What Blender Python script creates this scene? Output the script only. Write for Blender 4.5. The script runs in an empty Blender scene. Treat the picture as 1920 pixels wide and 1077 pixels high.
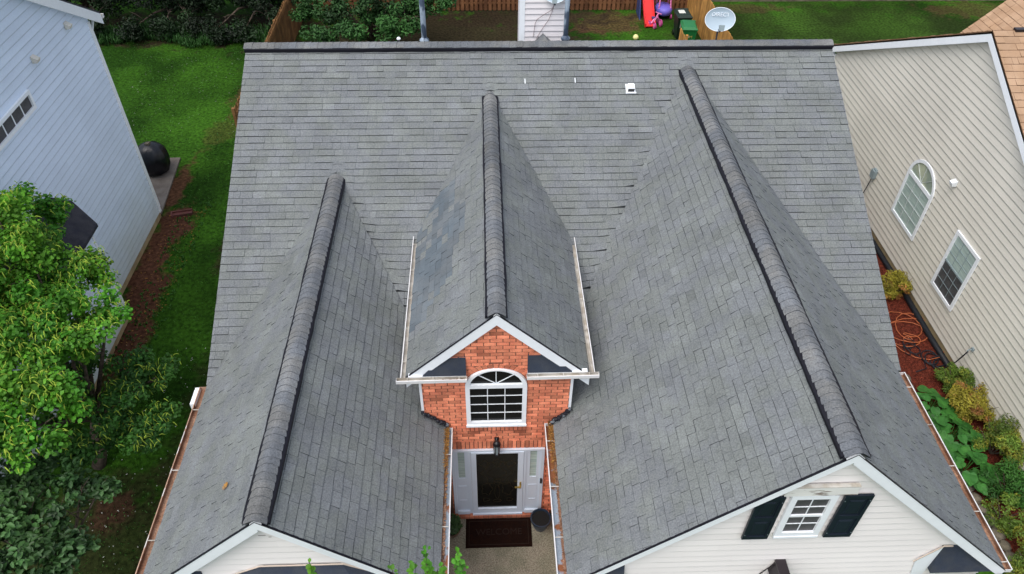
import bpy, math, random
import numpy as np
from mathutils import Vector, Matrix
R = math.radians
random.seed(7); rng = np.random.default_rng(7)
S = bpy.context.scene
COL = S.collection

# ------------------------------------------------------------ camera, sky, sun
cd = bpy.data.cameras.new("camera"); cam = bpy.data.objects.new("camera", cd); COL.objects.link(cam)
S.camera = cam
YAW, PITCH, ROLL = R(2.590), R(42.851), R(0.828)
Fv = Vector((math.sin(YAW)*math.cos(PITCH), math.cos(YAW)*math.cos(PITCH), -math.sin(PITCH)))
Rv = Vector((math.cos(YAW), -math.sin(YAW), 0)); Uv = Rv.cross(Fv)
R2 = Rv*math.cos(ROLL)+Uv*math.sin(ROLL); U2 = Uv*math.cos(ROLL)-Rv*math.sin(ROLL)
m = Matrix((R2, U2, -Fv)).transposed().to_4x4(); m.translation = Vector((-0.248, -15.722, 13.854))
cam.matrix_world = m
cd.sensor_width = 36; cd.lens = 36*1413.2/1920; cd.clip_end = 500; cd.clip_start = .1

w = bpy.data.worlds.new("World"); S.world = w; w.use_nodes = True
nt = w.node_tree; nt.nodes.clear()
sky = nt.nodes.new('ShaderNodeTexSky'); sky.sky_type = 'NISHITA'; sky.sun_disc = False
SUN_EL, SUN_ROT = R(64), R(222)
sky.sun_elevation = SUN_EL; sky.sun_rotation = SUN_ROT; sky.air_density = 1.0; sky.dust_density = 4.0; sky.ozone_density = 1.0
hs = nt.nodes.new('ShaderNodeHueSaturation'); hs.inputs['Saturation'].default_value = 0.55
bg = nt.nodes.new('ShaderNodeBackground'); bg.inputs[1].default_value = 0.15
out = nt.nodes.new('ShaderNodeOutputWorld')
nt.links.new(sky.outputs[0], hs.inputs['Color']); nt.links.new(hs.outputs[0], bg.inputs[0]); nt.links.new(bg.outputs[0], out.inputs[0])
sl = bpy.data.lights.new("sun", 'SUN'); sl.energy = 0.75; sl.angle = R(50); sl.color = (1, .97, .93)
sun = bpy.data.objects.new("sun", sl); COL.objects.link(sun)
sd = Vector((math.sin(SUN_ROT)*math.cos(SUN_EL), math.cos(SUN_ROT)*math.cos(SUN_EL), math.sin(SUN_EL)))
sun.rotation_euler = sd.to_track_quat('Z', 'Y').to_euler(); sun.location = (0, -5, 30)
S.view_settings.view_transform = 'Standard'; S.view_settings.look = 'None'
S.view_settings.exposure = 0.60; S.view_settings.gamma = 1

# ------------------------------------------------------------ materials
MATS = {}
def M(name, col, col2=None, rough=.75, spec=.3, metal=0., scale=3., var=.12, fine=0., fscale=120., tint=False,
      bump=0., bscale=80., mixlo=.4, mixhi=.6, stretch=None, trans=0., world=False, zst=None, patches=()):
    mt = bpy.data.materials.new(name); mt.use_nodes = True; t = mt.node_tree; n = t.nodes; n.clear()
    L = t.links.new
    o = n.new('ShaderNodeOutputMaterial'); b = n.new('ShaderNodeBsdfPrincipled'); L(b.outputs[0], o.inputs[0])
    b.inputs['Roughness'].default_value = rough; b.inputs['Metallic'].default_value = metal
    b.inputs['Specular IOR Level'].default_value = spec
    tc = n.new('ShaderNodeTexCoord'); src = tc.outputs['Object']
    if world or zst or patches: geo = n.new('ShaderNodeNewGeometry'); pos = geo.outputs['Position']
    if world: src = pos
    if stretch:
        mp = n.new('ShaderNodeMapping'); mp.inputs['Scale'].default_value = stretch; L(src, mp.inputs[0]); srcs = mp.outputs[0]
    else: srcs = src
    def noise(sc, det=4, s=srcs):
        q = n.new('ShaderNodeTexNoise'); q.inputs['Scale'].default_value = sc; q.inputs['Detail'].default_value = det
        L(s, q.inputs['Vector']); return q.outputs['Fac']
    c = n.new('ShaderNodeRGB'); c.outputs[0].default_value = (*col, 1); cur = c.outputs[0]
    if col2:
        mr = n.new('ShaderNodeMapRange'); mr.inputs[1].default_value = mixlo; mr.inputs[2].default_value = mixhi
        L(noise(scale, 6), mr.inputs[0])
        mx = n.new('ShaderNodeMix'); mx.data_type = 'RGBA'; L(mr.outputs[0], mx.inputs[0]); L(cur, mx.inputs[6])
        mx.inputs[7].default_value = (*col2, 1); cur = mx.outputs[2]
    def blend(cur, fac, col):
        mx = n.new('ShaderNodeMix'); mx.data_type = 'RGBA'; L(fac, mx.inputs[0]); L(cur, mx.inputs[6]); mx.inputs[7].default_value = (*col, 1); return mx.outputs[2]
    def math_(op, a, b):
        q = n.new('ShaderNodeMath'); q.operation = op
        for i_, v_ in ((0, a), (1, b)):
            if isinstance(v_, (int, float)): q.inputs[i_].default_value = v_
            else: L(v_, q.inputs[i_])
        return q.outputs[0]
    if zst:      # mildew creeping up from the ground, patchy
        sx = n.new('ShaderNodeSeparateXYZ'); L(pos, sx.inputs[0]); q = n.new('ShaderNodeTexNoise'); q.inputs['Scale'].default_value = 1.3; q.inputs['Detail'].default_value = 5; L(pos, q.inputs['Vector'])
        z_ = math_('ADD', sx.outputs[2], math_('MULTIPLY', q.outputs['Fac'], zst[1]))
        mr = n.new('ShaderNodeMapRange'); mr.inputs[1].default_value = zst[0]+zst[1]*.5+.5; mr.inputs[2].default_value = zst[1]*.5; mr.inputs[4].default_value = zst[3]; L(z_, mr.inputs[0]); cur = blend(cur, mr.outputs[0], zst[2])
    if patches:
        q = n.new('ShaderNodeTexNoise'); q.inputs['Scale'].default_value = 1.6; q.inputs['Detail'].default_value = 7; q.inputs['Roughness'].default_value = .65; L(pos, q.inputs['Vector'])
        nz = math_('MULTIPLY', math_('SUBTRACT', q.outputs['Fac'], .5), 3.0)
        for (cx_, cy_, rx_, ry_, col_, st_) in patches:
            v1 = n.new('ShaderNodeVectorMath'); v1.operation = 'SUBTRACT'; L(pos, v1.inputs[0]); v1.inputs[1].default_value = (cx_, cy_, 0)
            v2 = n.new('ShaderNodeVectorMath'); v2.operation = 'MULTIPLY'; L(v1.outputs[0], v2.inputs[0]); v2.inputs[1].default_value = (1/rx_, 1/ry_, 0)
            v3 = n.new('ShaderNodeVectorMath'); v3.operation = 'LENGTH'; L(v2.outputs[0], v3.inputs[0])
            mr = n.new('ShaderNodeMapRange'); mr.inputs[1].default_value = 1.2; mr.inputs[2].default_value = .8; mr.inputs[4].default_value = st_; L(math_('ADD', v3.outputs['Value'], nz), mr.inputs[0])
            cur = blend(cur, mr.outputs[0], col_)
    def mul(cur, fac):
        vm = n.new('ShaderNodeVectorMath'); vm.operation = 'SCALE'; L(cur, vm.inputs[0]); L(fac, vm.inputs['Scale']); return vm.outputs[0]
    if var:
        mr = n.new('ShaderNodeMapRange'); mr.inputs[1].default_value = .3; mr.inputs[2].default_value = .7
        mr.inputs[3].default_value = 1-var; mr.inputs[4].default_value = 1+var; L(noise(scale*.6, 5), mr.inputs[0]); cur = mul(cur, mr.outputs[0])
    if fine:
        mr = n.new('ShaderNodeMapRange'); mr.inputs[1].default_value = .3; mr.inputs[2].default_value = .7
        mr.inputs[3].default_value = 1-fine; mr.inputs[4].default_value = 1+fine; L(noise(fscale, 2), mr.inputs[0]); cur = mul(cur, mr.outputs[0])
    if tint:
        a = n.new('ShaderNodeAttribute'); a.attribute_name = 'tint'; cur = mul(cur, a.outputs['Fac'])
    L(cur, b.inputs['Base Color'])
    if bump:
        bp_ = n.new('ShaderNodeBump'); bp_.inputs['Strength'].default_value = bump; bp_.inputs['Distance'].default_value = .01
        L(noise(bscale, 3), bp_.inputs['Height']); L(bp_.outputs[0], b.inputs['Normal'])
    if trans:
        tr = n.new('ShaderNodeBsdfTranslucent'); L(cur, tr.inputs[0]); ms = n.new('ShaderNodeMixShader')
        ms.inputs[0].default_value = trans; L(b.outputs[0], ms.inputs[1]); L(tr.outputs[0], ms.inputs[2]); L(ms.outputs[0], o.inputs[0])
    MATS[name] = mt; return mt

M('shingle', (.171, .185, .195), (.175, .191, .186), scale=2.4, mixlo=.40, mixhi=.60, var=.12, fine=.22, fscale=42, tint=True, rough=.92, spec=.15, bump=.35, bscale=160)
M('cap_edge', (.075, .082, .092), rough=.95, spec=.1, var=.2)
M('shingle_edge', (.050, .055, .060), rough=.95, spec=.1, var=.2)
M('patch_shingle', (.112, .137, .158), (.135, .153, .166), scale=2, fine=.16, fscale=70, tint=True, rough=.92, spec=.15)
M('cap_shingle', (.135, .147, .162), (.166, .170, .168), scale=2.2, var=.18, fine=.26, fscale=45, tint=True, rough=.9, spec=.2)
M('vent_black', (.006, .006, .011), rough=.6, var=.2, spec=.25)
M('tan_shingle', (.37, .24, .15), (.43, .29, .19), scale=2, var=.1, fine=.15, tint=True, rough=.92, spec=.15)
M('tan_edge', (.2, .11, .06), var=.2)
M('dark_shingle', (.036, .046, .068), (.048, .056, .072), scale=5, fine=.2, rough=.9, spec=.2)
M('dark_roof', (.03, .033, .045), (.05, .05, .06), scale=4, fine=.3, rough=.9, tint=True)
M('white_trim', (.87, .91, .95), rough=.45, var=.03, scale=2, fine=.02, fscale=12)
M('white_vinyl', (.86, .825, .81), rough=.5, var=.03, scale=1.2, tint=True)
M('cream_trim', (.62, .52, .44), rough=.6)
M('chimney_vinyl', (.80, .77, .79), rough=.5, var=.03, scale=2, tint=True)
M('blue_vinyl', (.72, .83, .985), rough=.5, var=.06, scale=.8, fine=.03, fscale=25, tint=True, zst=(1.3, 1.6, (.42, .44, .30), .55))
M('beige_vinyl', (.69, .665, .59), rough=.5, var=.07, scale=.8, fine=.03, fscale=25, tint=True)
M('brick', (.92, .33, .19), (.78, .25, .145), scale=5, var=.16, fine=.18, fscale=60, tint=True, rough=.9, spec=.15, bump=.4, bscale=120)
M('mortar', (.22, .10, .065), rough=.95, var=.2, scale=8, fine=.2)
M('gutter_in', (.56, .54, .50), (.42, .38, .32), scale=6, var=.15, rough=.5)
M('gutter_white', (.74, .74, .74), rough=.5, var=.08, scale=4)
M('gutter_lip', (.42, .27, .19), (.62, .58, .55), scale=4, mixlo=.55, mixhi=.6)
M('gutter_rust', (.22, .11, .065), (.32, .19, .125), scale=5, var=.25, fine=.3, fscale=40, rough=.8)
M('gutter_grey', (.26, .31, .37), (.23, .085, .035), scale=2.6, mixlo=.50, mixhi=.54, var=.15, rough=.6, fine=.15, fscale=40)
M('galvanised', (.30, .37, .45), (.06, .085, .13), scale=7, mixlo=.47, mixhi=.56, var=.2, rough=.5, metal=.15, stretch=(1, 1, .35))
M('dish_grey', (.42, .52, .60), rough=.45, var=.05)
M('dish_logo', (.78, .84, .9), rough=.5, var=0)
M('dark_metal', (.05, .06, .08), rough=.5)
M('black_metal', (.008, .008, .01), rough=.35, spec=.5)
M('bronze', (.018, .012, .016), rough=.4, spec=.5, var=.2)
M('glass_dark', (.006, .007, .008), rough=.12, spec=.18, var=.3, scale=2)
M('door_glass', (.009, .009, .008), (.016, .015, .011), scale=14, mixlo=.5, mixhi=.6, rough=.15, spec=.3)
M('leadwork', (.035, .028, .012), rough=.4)
M('screen_dark', (.075, .075, .08), rough=.5, var=.2, scale=12, fine=.2, fscale=60)
M('blind_glass', (.46, .56, .52), (.36, .46, .44), scale=2, rough=.15, spec=.6, var=.1, stretch=(1, 1, 14))
M('blind_glass_warm', (.50, .54, .40), (.30, .36, .30), scale=2, rough=.12, spec=.6)
M('door_white', (.62, .70, .80), rough=.45, var=.03)
M('brass', (.50, .36, .10), rough=.3, metal=.8)
M('shutter', (.010, .0155, .027), rough=.45, spec=.35, var=.15)
M('worn_board', (.84, .83, .80), (.25, .20, .17), scale=3, mixlo=.56, mixhi=.60, rough=.9, var=.06, stretch=(1, 1, 6))
M('foundation', (.42, .33, .19), (.34, .25, .14), scale=4, rough=.9, fine=.15)
M('tar', (.012, .014, .022), (.16, .18, .2), scale=9, mixlo=.58, mixhi=.62, rough=.5, bump=.6, bscale=30)
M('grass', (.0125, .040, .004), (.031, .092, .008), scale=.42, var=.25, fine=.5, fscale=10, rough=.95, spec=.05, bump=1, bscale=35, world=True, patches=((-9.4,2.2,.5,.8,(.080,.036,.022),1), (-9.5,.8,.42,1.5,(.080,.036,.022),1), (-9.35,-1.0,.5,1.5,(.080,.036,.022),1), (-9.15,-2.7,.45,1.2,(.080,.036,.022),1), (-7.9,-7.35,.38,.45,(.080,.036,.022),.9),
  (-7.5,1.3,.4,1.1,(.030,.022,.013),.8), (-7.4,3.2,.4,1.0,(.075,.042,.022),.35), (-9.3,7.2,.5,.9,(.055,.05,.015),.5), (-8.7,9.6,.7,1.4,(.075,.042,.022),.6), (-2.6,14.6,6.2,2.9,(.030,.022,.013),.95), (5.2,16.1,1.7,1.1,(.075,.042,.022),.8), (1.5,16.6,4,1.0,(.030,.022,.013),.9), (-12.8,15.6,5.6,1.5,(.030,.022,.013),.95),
  (10.8,17.5,2.6,.5,(.075,.042,.022),.5), (16,14.5,7.5,3.6,(.030, .022, .013),.35), (22,17.2,2.0,.9,(.075,.042,.022),.5), (-8.0,-8.6,2.0,2.2,(.030,.022,.013),.6), (-9.9,3.9,.35,1.3,(.080,.036,.022),.9), (-6.4,-6.5,.8,4.0,(.030,.022,.013),.45)))  # dark patches beneath and beside the left trees paint in deep shade
M('bark', (.11, .085, .065), (.06, .045, .035), scale=12, rough=.95, bump=.6, bscale=40)
M('porch', (.235, .215, .165), (.17, .165, .12), scale=2.5, var=.15, fine=.45, fscale=48, rough=.9, bump=.5, bscale=60)
M('concrete', (.17, .15, .13), (.13, .11, .095), scale=3, fine=.2, rough=.9)
M('mulch', (.13, .030, .018), (.07, .018, .012), scale=14, var=.3, fine=.7, fscale=38, rough=.95, spec=.05, bump=1, bscale=50)
M('clay', (.20, .062, .030), (.12, .045, .025), scale=3, var=.25, fine=.35, fscale=30, rough=.95, spec=.1, bump=.6, bscale=50)
M('soil', (.055, .035, .02), (.035, .04, .014), scale=2, var=.3, fine=.4, fscale=20, rough=.95, spec=.05)
M('mat_brown', (.014, .006, .004), (.010, .005, .004), scale=20, fine=.4, rough=1, spec=.05)
M('mat_letter', (.0150, .0074, .0053), rough=1)
M('pot_blue', (.02, .035, .06), rough=.3, spec=.5)
M('pot_brown', (.13, .085, .055), (.09, .06, .04), scale=8, rough=.8)
M('potting_soil', (.012, .012, .012), rough=1, fine=.4)
M('sign_brown', (.11, .065, .045), scale=6, rough=.8)
M('sign_letter', (.75, .75, .70), rough=.7)
M('fence_wood', (.25, .13, .05), (.18, .09, .035), scale=3, var=.2, fine=.15, tint=True, rough=.9)
M('fence_wood_red', (.21, .095, .042), (.15, .065, .03), scale=3, var=.2, fine=.15, tint=True, rough=.9)
M('fence_gold', (.50, .26, .07), (.38, .19, .05), scale=3, var=.2, tint=True, rough=.9)
M('fence_dark', (.03, .045, .04), tint=True, rough=.9)
M('curb_stone', (.16, .14, .10), (.10, .085, .065), scale=5, fine=.3, rough=.9)
M('bin_dark', (.008, .022, .014), rough=.5, spec=.4)
M('bin_green', (.012, .16, .045), rough=.4, spec=.4)
M('sticker', (.62, .64, .58), rough=.6)
M('ink_dark', (.03, .05, .04), rough=.6)
M('ink_amber', (.60, .45, .12), rough=.6)
M('toy_red', (.72, .03, .03), rough=.35); M('toy_blue', (.04, .06, .18), rough=.4); M('toy_purple', (.16, .13, .55), rough=.4)
M('toy_pink', (.75, .22, .45), rough=.4); M('toy_magenta', (.42, .06, .22), rough=.4); M('toy_yellow', (.85, .78, .35), rough=.4)
M('plastic_black', (.007, .008, .012), rough=.32, spec=.5, bump=1, bscale=9, var=.1)
M('hose_orange', (.42, .12, .045), rough=.5); M('hose_black', (.010, .012, .018), rough=.45); M('pipe_black', (.012, .014, .018), rough=.5)
M('cable', (.22, .16, .17), rough=.6); M('utility_grey', (.25, .31, .33), rough=.5)
M('utility_light', (.55, .60, .60), rough=.5)
M('plank_brown', (.15, .05, .045), (.09, .035, .03), scale=5, rough=.8)
M('dead_leaf', (.42, .22, .05), (.26, .12, .03), scale=30, tint=True, rough=.9)
M('dry_litter', (.36, .19, .05), (.20, .09, .025), scale=25, tint=True, rough=.95)
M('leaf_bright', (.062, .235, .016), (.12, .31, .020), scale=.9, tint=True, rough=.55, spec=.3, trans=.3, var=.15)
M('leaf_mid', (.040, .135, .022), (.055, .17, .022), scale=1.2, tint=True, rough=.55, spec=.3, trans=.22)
M('leaf_dark', (.036, .092, .026), (.05, .12, .03), scale=1.2, tint=True, rough=.5, spec=.35, trans=.15)
M('leaf_bg', (.009, .023, .008), (.013, .034, .010), scale=.8, tint=True, rough=.6, trans=.1)
M('leaf_bg_mid', (.028, .085, .020), (.035, .11, .022), scale=.8, tint=True, rough=.6, trans=.15)
M('catkin', (.40, .52, .06), (.30, .44, .05), scale=5, tint=True, rough=.7, trans=.2)
M('leaf_gold', (.30, .27, .03), (.36, .16, .05), scale=3, mixlo=.52, mixhi=.62, tint=True, rough=.5, trans=.2)
M('leaf_shrub', (.11, .19, .025), (.25, .25, .03), scale=3, mixlo=.48, mixhi=.6, tint=True, rough=.5, trans=.2)
M('leaf_big', (.035, .145, .025), (.05, .18, .03), scale=3, tint=True, rough=.55, trans=.15)
M('leaf_rim', (.30, .42, .03), tint=True, rough=.5, trans=.3)

# ------------------------------------------------------------ mesh building
ORI = lambda a, b, c: (a, b, c)
def frame(o, A, B, C):
    o, A, B, C = map(Vector, (o, A, B, C))
    return lambda a, b, c: tuple(o+A*a+B*b+C*c)
class MB:
    def __init__(s, T=ORI): s.v = []; s.f = []; s.m = []; s.t = []; s.T = T
    def add(s, pts, faces, mi=0, tint=1.):
        k = len(s.v); s.v += [s.T(*p) for p in pts]; s.f += [tuple(k+i for i in f) for f in faces]
        s.m += [mi]*len(faces); s.t += [tint]*len(faces)
    def poly(s, pts, mi=0, tint=1.): s.add(pts, [tuple(range(len(pts)))], mi, tint)
    def box(s, a0, a1, b0, b1, c0, c1, mi=0, tint=1.):
        s.add([(a0,b0,c0),(a1,b0,c0),(a1,b1,c0),(a0,b1,c0),(a0,b0,c1),(a1,b0,c1),(a1,b1,c1),(a0,b1,c1)],
              [(0,3,2,1),(4,5,6,7),(0,1,5,4),(1,2,6,5),(2,3,7,6),(3,0,4,7)], mi, tint)
    def prism(s, poly, c0, c1, mi=0, tint=1., axis=2):
        n = len(poly)
        def P(p, c): return (p[0], p[1], c) if axis == 2 else ((p[0], c, p[1]) if axis == 1 else (c, p[0], p[1]))
        s.add([P(p, c0) for p in poly]+[P(p, c1) for p in poly],
              [tuple(range(n))[::-1], tuple(range(n, 2*n))]+[(i, (i+1) % n, n+(i+1) % n, n+i) for i in range(n)], mi, tint)
    def hexa(s, b, t, mi=0, tint=1.):     # bottom quad, top quad
        s.add(list(b)+list(t), [(3,2,1,0),(4,5,6,7),(0,1,5,4),(1,2,6,5),(2,3,7,6),(3,0,4,7)], mi, tint)
    def tube(s, pts, r, mi=0, n=8, tint=1., cap=True):
        pts = [Vector(p) for p in pts]; rs = r if isinstance(r, (list, tuple)) else [r]*len(pts)
        rings = []; prev = None
        for i, p in enumerate(pts):
            d = (pts[min(i+1, len(pts)-1)]-pts[max(i-1, 0)]).normalized()
            a = prev if prev is not None else (Vector((0, 0, 1)) if abs(d.z) < .9 else Vector((1, 0, 0)))
            a = (a-d*a.dot(d)).normalized(); prev = a; b = d.cross(a)
            rings.append([tuple(p+(a*math.cos(2*math.pi*k/n)+b*math.sin(2*math.pi*k/n))*rs[i]) for k in range(n)])
        V = [q for g in rings for q in g]; Fc = []
        for i in range(len(pts)-1):
            for k in range(n): Fc.append((i*n+k, i*n+(k+1) % n, (i+1)*n+(k+1) % n, (i+1)*n+k))
        if cap: Fc += [tuple(range(n))[::-1], tuple(range((len(pts)-1)*n, len(pts)*n))]
        s.add(V, Fc, mi, tint)
    def lathe(s, prof, o=(0, 0, 0), mi=0, n=20, jit=0., sx=1., sy=1.):
        V = []; Fc = []
        for r, z in prof:
            for k in range(n):
                j = 1+random.uniform(-jit, jit); a = 2*math.pi*k/n
                V.append((o[0]+math.cos(a)*r*j*sx, o[1]+math.sin(a)*r*j*sy, o[2]+z))
        for i in range(len(prof)-1):
            for k in range(n): Fc.append((i*n+k, i*n+(k+1) % n, (i+1)*n+(k+1) % n, (i+1)*n+k))
        Fc += [tuple(range(n))[::-1], tuple(range((len(prof)-1)*n, len(prof)*n))]
        s.add(V, Fc, mi)
    def build(s, name, mats, parent=None, smooth=False, root=None):
        me = bpy.data.meshes.new(name)
        o = bpy.data.objects.new(name, me); COL.objects.link(o)
        off = Vector((0, 0, 0)); q = parent
        while q is not None: off += q.location; q = q.parent
        if parent is not None: o.parent = parent
        elif s.v:
            a = np.array(s.v); off = Vector((float(a[:, 0].mean()), float(a[:, 1].mean()), float(a[:, 2].min()))); o.location = off
        V = [(p[0]-off.x, p[1]-off.y, p[2]-off.z) for p in s.v]
        me.from_pydata(V, [], s.f)
        if isinstance(mats, str): mats = [mats]
        for q in mats: me.materials.append(MATS[q])
        me.polygons.foreach_set('material_index', s.m)
        at = me.attributes.new('tint', 'FLOAT', 'FACE'); at.data.foreach_set('value', s.t)
        if smooth: me.polygons.foreach_set('use_smooth', [True]*len(s.f))
        me.update(); return o
def tag(o, label=None, cat=None, group=None, kind=None):
    for k, v in (('label', label), ('category', cat), ('group', group), ('kind', kind)):
        if v: o[k] = v
    return o
def thing(name, loc, label, cat, group=None):
    e = bpy.data.objects.new(name, None); e.location = loc; e.empty_display_size = .3; COL.objects.link(e)
    return tag(e, label, cat, group)
def textmesh(name, body, size, mat, parent, o, A, B, ext=.002, loc_off=None):
    c = bpy.data.curves.new(name+'_c', 'FONT'); c.body = body; c.size = size; c.extrude = ext; c.align_x = 'CENTER'; c.align_y = 'CENTER'
    t = bpy.data.objects.new(name+'_t', c); COL.objects.link(t)
    bpy.context.view_layer.update()
    me = bpy.data.meshes.new_from_object(t.evaluated_get(bpy.context.evaluated_depsgraph_get()))
    bpy.data.objects.remove(t)
    A, B = Vector(A).normalized(), Vector(B).normalized(); N = A.cross(B)
    off = Vector((0, 0, 0)); q = parent
    while q is not None: off += q.location; q = q.parent
    for v in me.vertices:
        p = Vector(o)+A*v.co.x+B*v.co.y+N*v.co.z; v.co = p-off
    me.materials.clear(); me.materials.append(MATS[mat]); me.name = name
    ob = bpy.data.objects.new(name, me); COL.objects.link(ob); ob.parent = parent
    return ob

def clip(poly, a, b, c):           # keep a*x+b*y<=c
    r = []
    for i in range(len(poly)):
        p, q = poly[i-1], poly[i]; dp = a*p[0]+b*p[1]-c; dq = a*q[0]+b*q[1]-c
        if (dp <= 0) != (dq <= 0):
            t = dp/(dp-dq); r.append((p[0]+t*(q[0]-p[0]), p[1]+t*(q[1]-p[1])))
        if dq <= 0: r.append(q)
    return r
def clipc(poly, conv):
    ar = sum(conv[i-1][0]*conv[i][1]-conv[i][0]*conv[i-1][1] for i in range(len(conv)))
    cv = conv if ar > 0 else conv[::-1]
    for i in range(len(cv)):
        p, q = cv[i-1], cv[i]; ex, ey = q[0]-p[0], q[1]-p[1]
        poly = clip(poly, ey, -ex, ey*p[0]-ex*p[1])
        if len(poly) < 3: return []
    return poly

def shingle_slope(name, P3, u, parent, mats=('shingle', 'shingle_edge', 'patch_shingle'), exp=.158, widths=(.13, .17, .21, .25, .29, .34),
                  deck=.10, patch=None, wig=.008, seed=1, gapv=.0045, tv=.05, weave=None):
    """convex 3-D outline P3 (wound so that u x v points up); u = horizontal course direction"""
    rr = random.Random(seed)
    u = Vector(u).normalized(); P = [Vector(p) for p in P3]
    n = (P[1]-P[0]).cross(P[2]-P[0]).normalized()
    if n.z < 0: n = -n
    v = n.cross(u)
    if v.z < 0: u = -u; v = -v
    o = min(P, key=lambda p: p.z)
    uv = [((p-o).dot(u), (p-o).dot(v)) for p in P]
    T = frame(o, u, v, n); mb = MB(T)
    k = len(uv); mb.add([(a, b, -.001) for a, b in uv]+[(a, b, -deck) for a, b in uv],
                        [tuple(range(k)), tuple(range(k, 2*k))[::-1]]+[(i, (i+1) % k, k+(i+1) % k, k+i) for i in range(k)], 1)
    umin = min(p[0] for p in uv)-.4; umax = max(p[0] for p in uv)+.1; vmax = max(p[1] for p in uv)
    for r in range(int(vmax/exp)+1):
        v0, v1 = r*exp, (r+1)*exp-gapv; x = umin-rr.random()*.3
        rowt = rr.uniform(-.015, .015)
        while x < umax:
            wd = rr.choice(widths); th = rr.choice((.004, .006, .010, .014, .015)); g = rr.choice((.002, .003, .005))
            dv = rr.uniform(0, wig)
            q = clipc([(x+g/2, v0+dv), (x+wd-g/2, v0+dv), (x+wd-g/2, v1), (x+g/2, v1)], uv)
            if len(q) >= 3:
                tn = 1+rowt+rr.gauss(0, tv*.62)
                if rr.random() < .04: tn *= rr.choice((.88, 1.09))
                mi = 0
                cx, cy = x+wd/2, v0+exp/2
                if patch and patch(*T(cx, cy, 0)) and rr.random() < .93: mi = 2; tn *= rr.choice((1, 1.06, 1.14))
                kk = len(q); top = [(a, b, .002+th*max(0, 1-(b-v0)/exp)+.002) for a, b in q]
                mb.add(top+[(a, b, 0) for a, b in q], [tuple(range(kk))], mi, tn)
                base = len(mb.v)-2*kk
                for i in range(kk):
                    j = (i+1) % kk; mb.f.append((base+i, base+kk+i, base+kk+j, base+j)); mb.m.append(1); mb.t.append(1)
            x += wd
    if weave:
        mb.v[2*k:] = [(x_, y_, z_+weave(x_, y_, z_)) for x_, y_, z_ in mb.v[2*k:]]
    return mb.build(name, list(mats), parent)

def ridge_caps(parent_roof, A, B, slope, mats='cap_shingle', hw=.165, up=.048, exp=.125, seed=3, vent=True, slope2=None, start_cap=0, vent0=0):
    """arched cap shingles from A (back, start) to B (front) over a black ridge vent"""
    rr = random.Random(seed); A, B = Vector(A), Vector(B); d = (B-A); L = d.length; d.normalize()
    side = d.cross(Vector((0, 0, 1))).normalized(); Z = Vector((0, 0, 1))
    s1 = slope; s2 = slope2 if slope2 is not None else slope
    prof = lambda t: -(s1 if t > 0 else s2)*(math.sqrt(t*t+.07**2)-.07)
    mb = MB(frame(A, d, side, Z)); N = 9
    i = 0; x = -.02
    while x < L:
        e = exp*rr.uniform(.9, 1.1); x1 = min(x+e+.03, L+.03); ts = [hw*(1+rr.uniform(-.035, .035))*(2*k/(N-1)-1) for k in range(N)]
        rise = .004 if x < vent0-.05 else up
        j = rr.uniform(-.006, .006)
        lo, hi = rise+.002, rise+.012
        pts = [(x, t, prof(t)+lo+j*.3) for t in ts]+[(x1+rr.uniform(-.01, .01), t, prof(t)+hi+j*.3) for t in ts]+[(x1, t, prof(t)+hi-.012) for t in ts]
        tn = 1+rr.gauss(0, .055)+.10*math.sin(x*1.1+seed)
        mb.add(pts, [(k, k+1, N+k+1, N+k) for k in range(N-1)]+[(0, N, 2*N), (N-1, 3*N-1, 2*N-1)], 0, tn)
        b_ = len(mb.v)-3*N; mb.f += [(b_+N+k, b_+N+k+1, b_+2*N+k+1, b_+2*N+k) for k in range(N-1)]; mb.m += [1]*(N-1); mb.t += [1.]*(N-1)
        x += e; i += 1
    c = mb.build('ridge_cap', [mats, 'cap_edge'], parent_roof)
    for p in c.data.polygons: p.use_smooth = False
    if vent:
        vb = MB(frame(A, d, side, Z)); st = .25
        for sg in (-1, 1):
            s_ = s1 if sg > 0 else s2
            x = vent0; w0 = .03
            while x < L:
                x1 = min(x+st, L); w1 = .03+rr.uniform(-.007, .007)
                def q(xx, ww): return [(xx, sg*(hw-.04), prof(hw-.04)-.0), (xx, sg*(hw+ww), prof(hw)*1.0-.012-s_*.0),
                                       (xx, sg*(hw+ww), prof(hw)+up*.85), (xx, sg*(hw-.04), prof(hw-.04)+up*.9)]
                vb.hexa(q(x, w0), q(x1, w1)); x = x1; w0 = w1
        # front closing end
        K = 8; ts = [(hw+.012)*(2*k/K-1) for k in range(K+1)]
        for k in range(K):
            a, b = ts[k], ts[k+1]
            vb.hexa([(L-.01, a, prof(a)+.03), (L+.022, a, prof(a)+.03), (L+.022, b, prof(b)+.03), (L-.01, b, prof(b)+.03)],
                    [(L-.01, a, prof(a)+up-.006), (L+.022, a, prof(a)+up-.006), (L+.022, b, prof(b)+up-.006), (L-.01, b, prof(b)+up-.006)])
        vb.build('ridge_vent', ['vent_black'], parent_roof)
    return c

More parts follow.
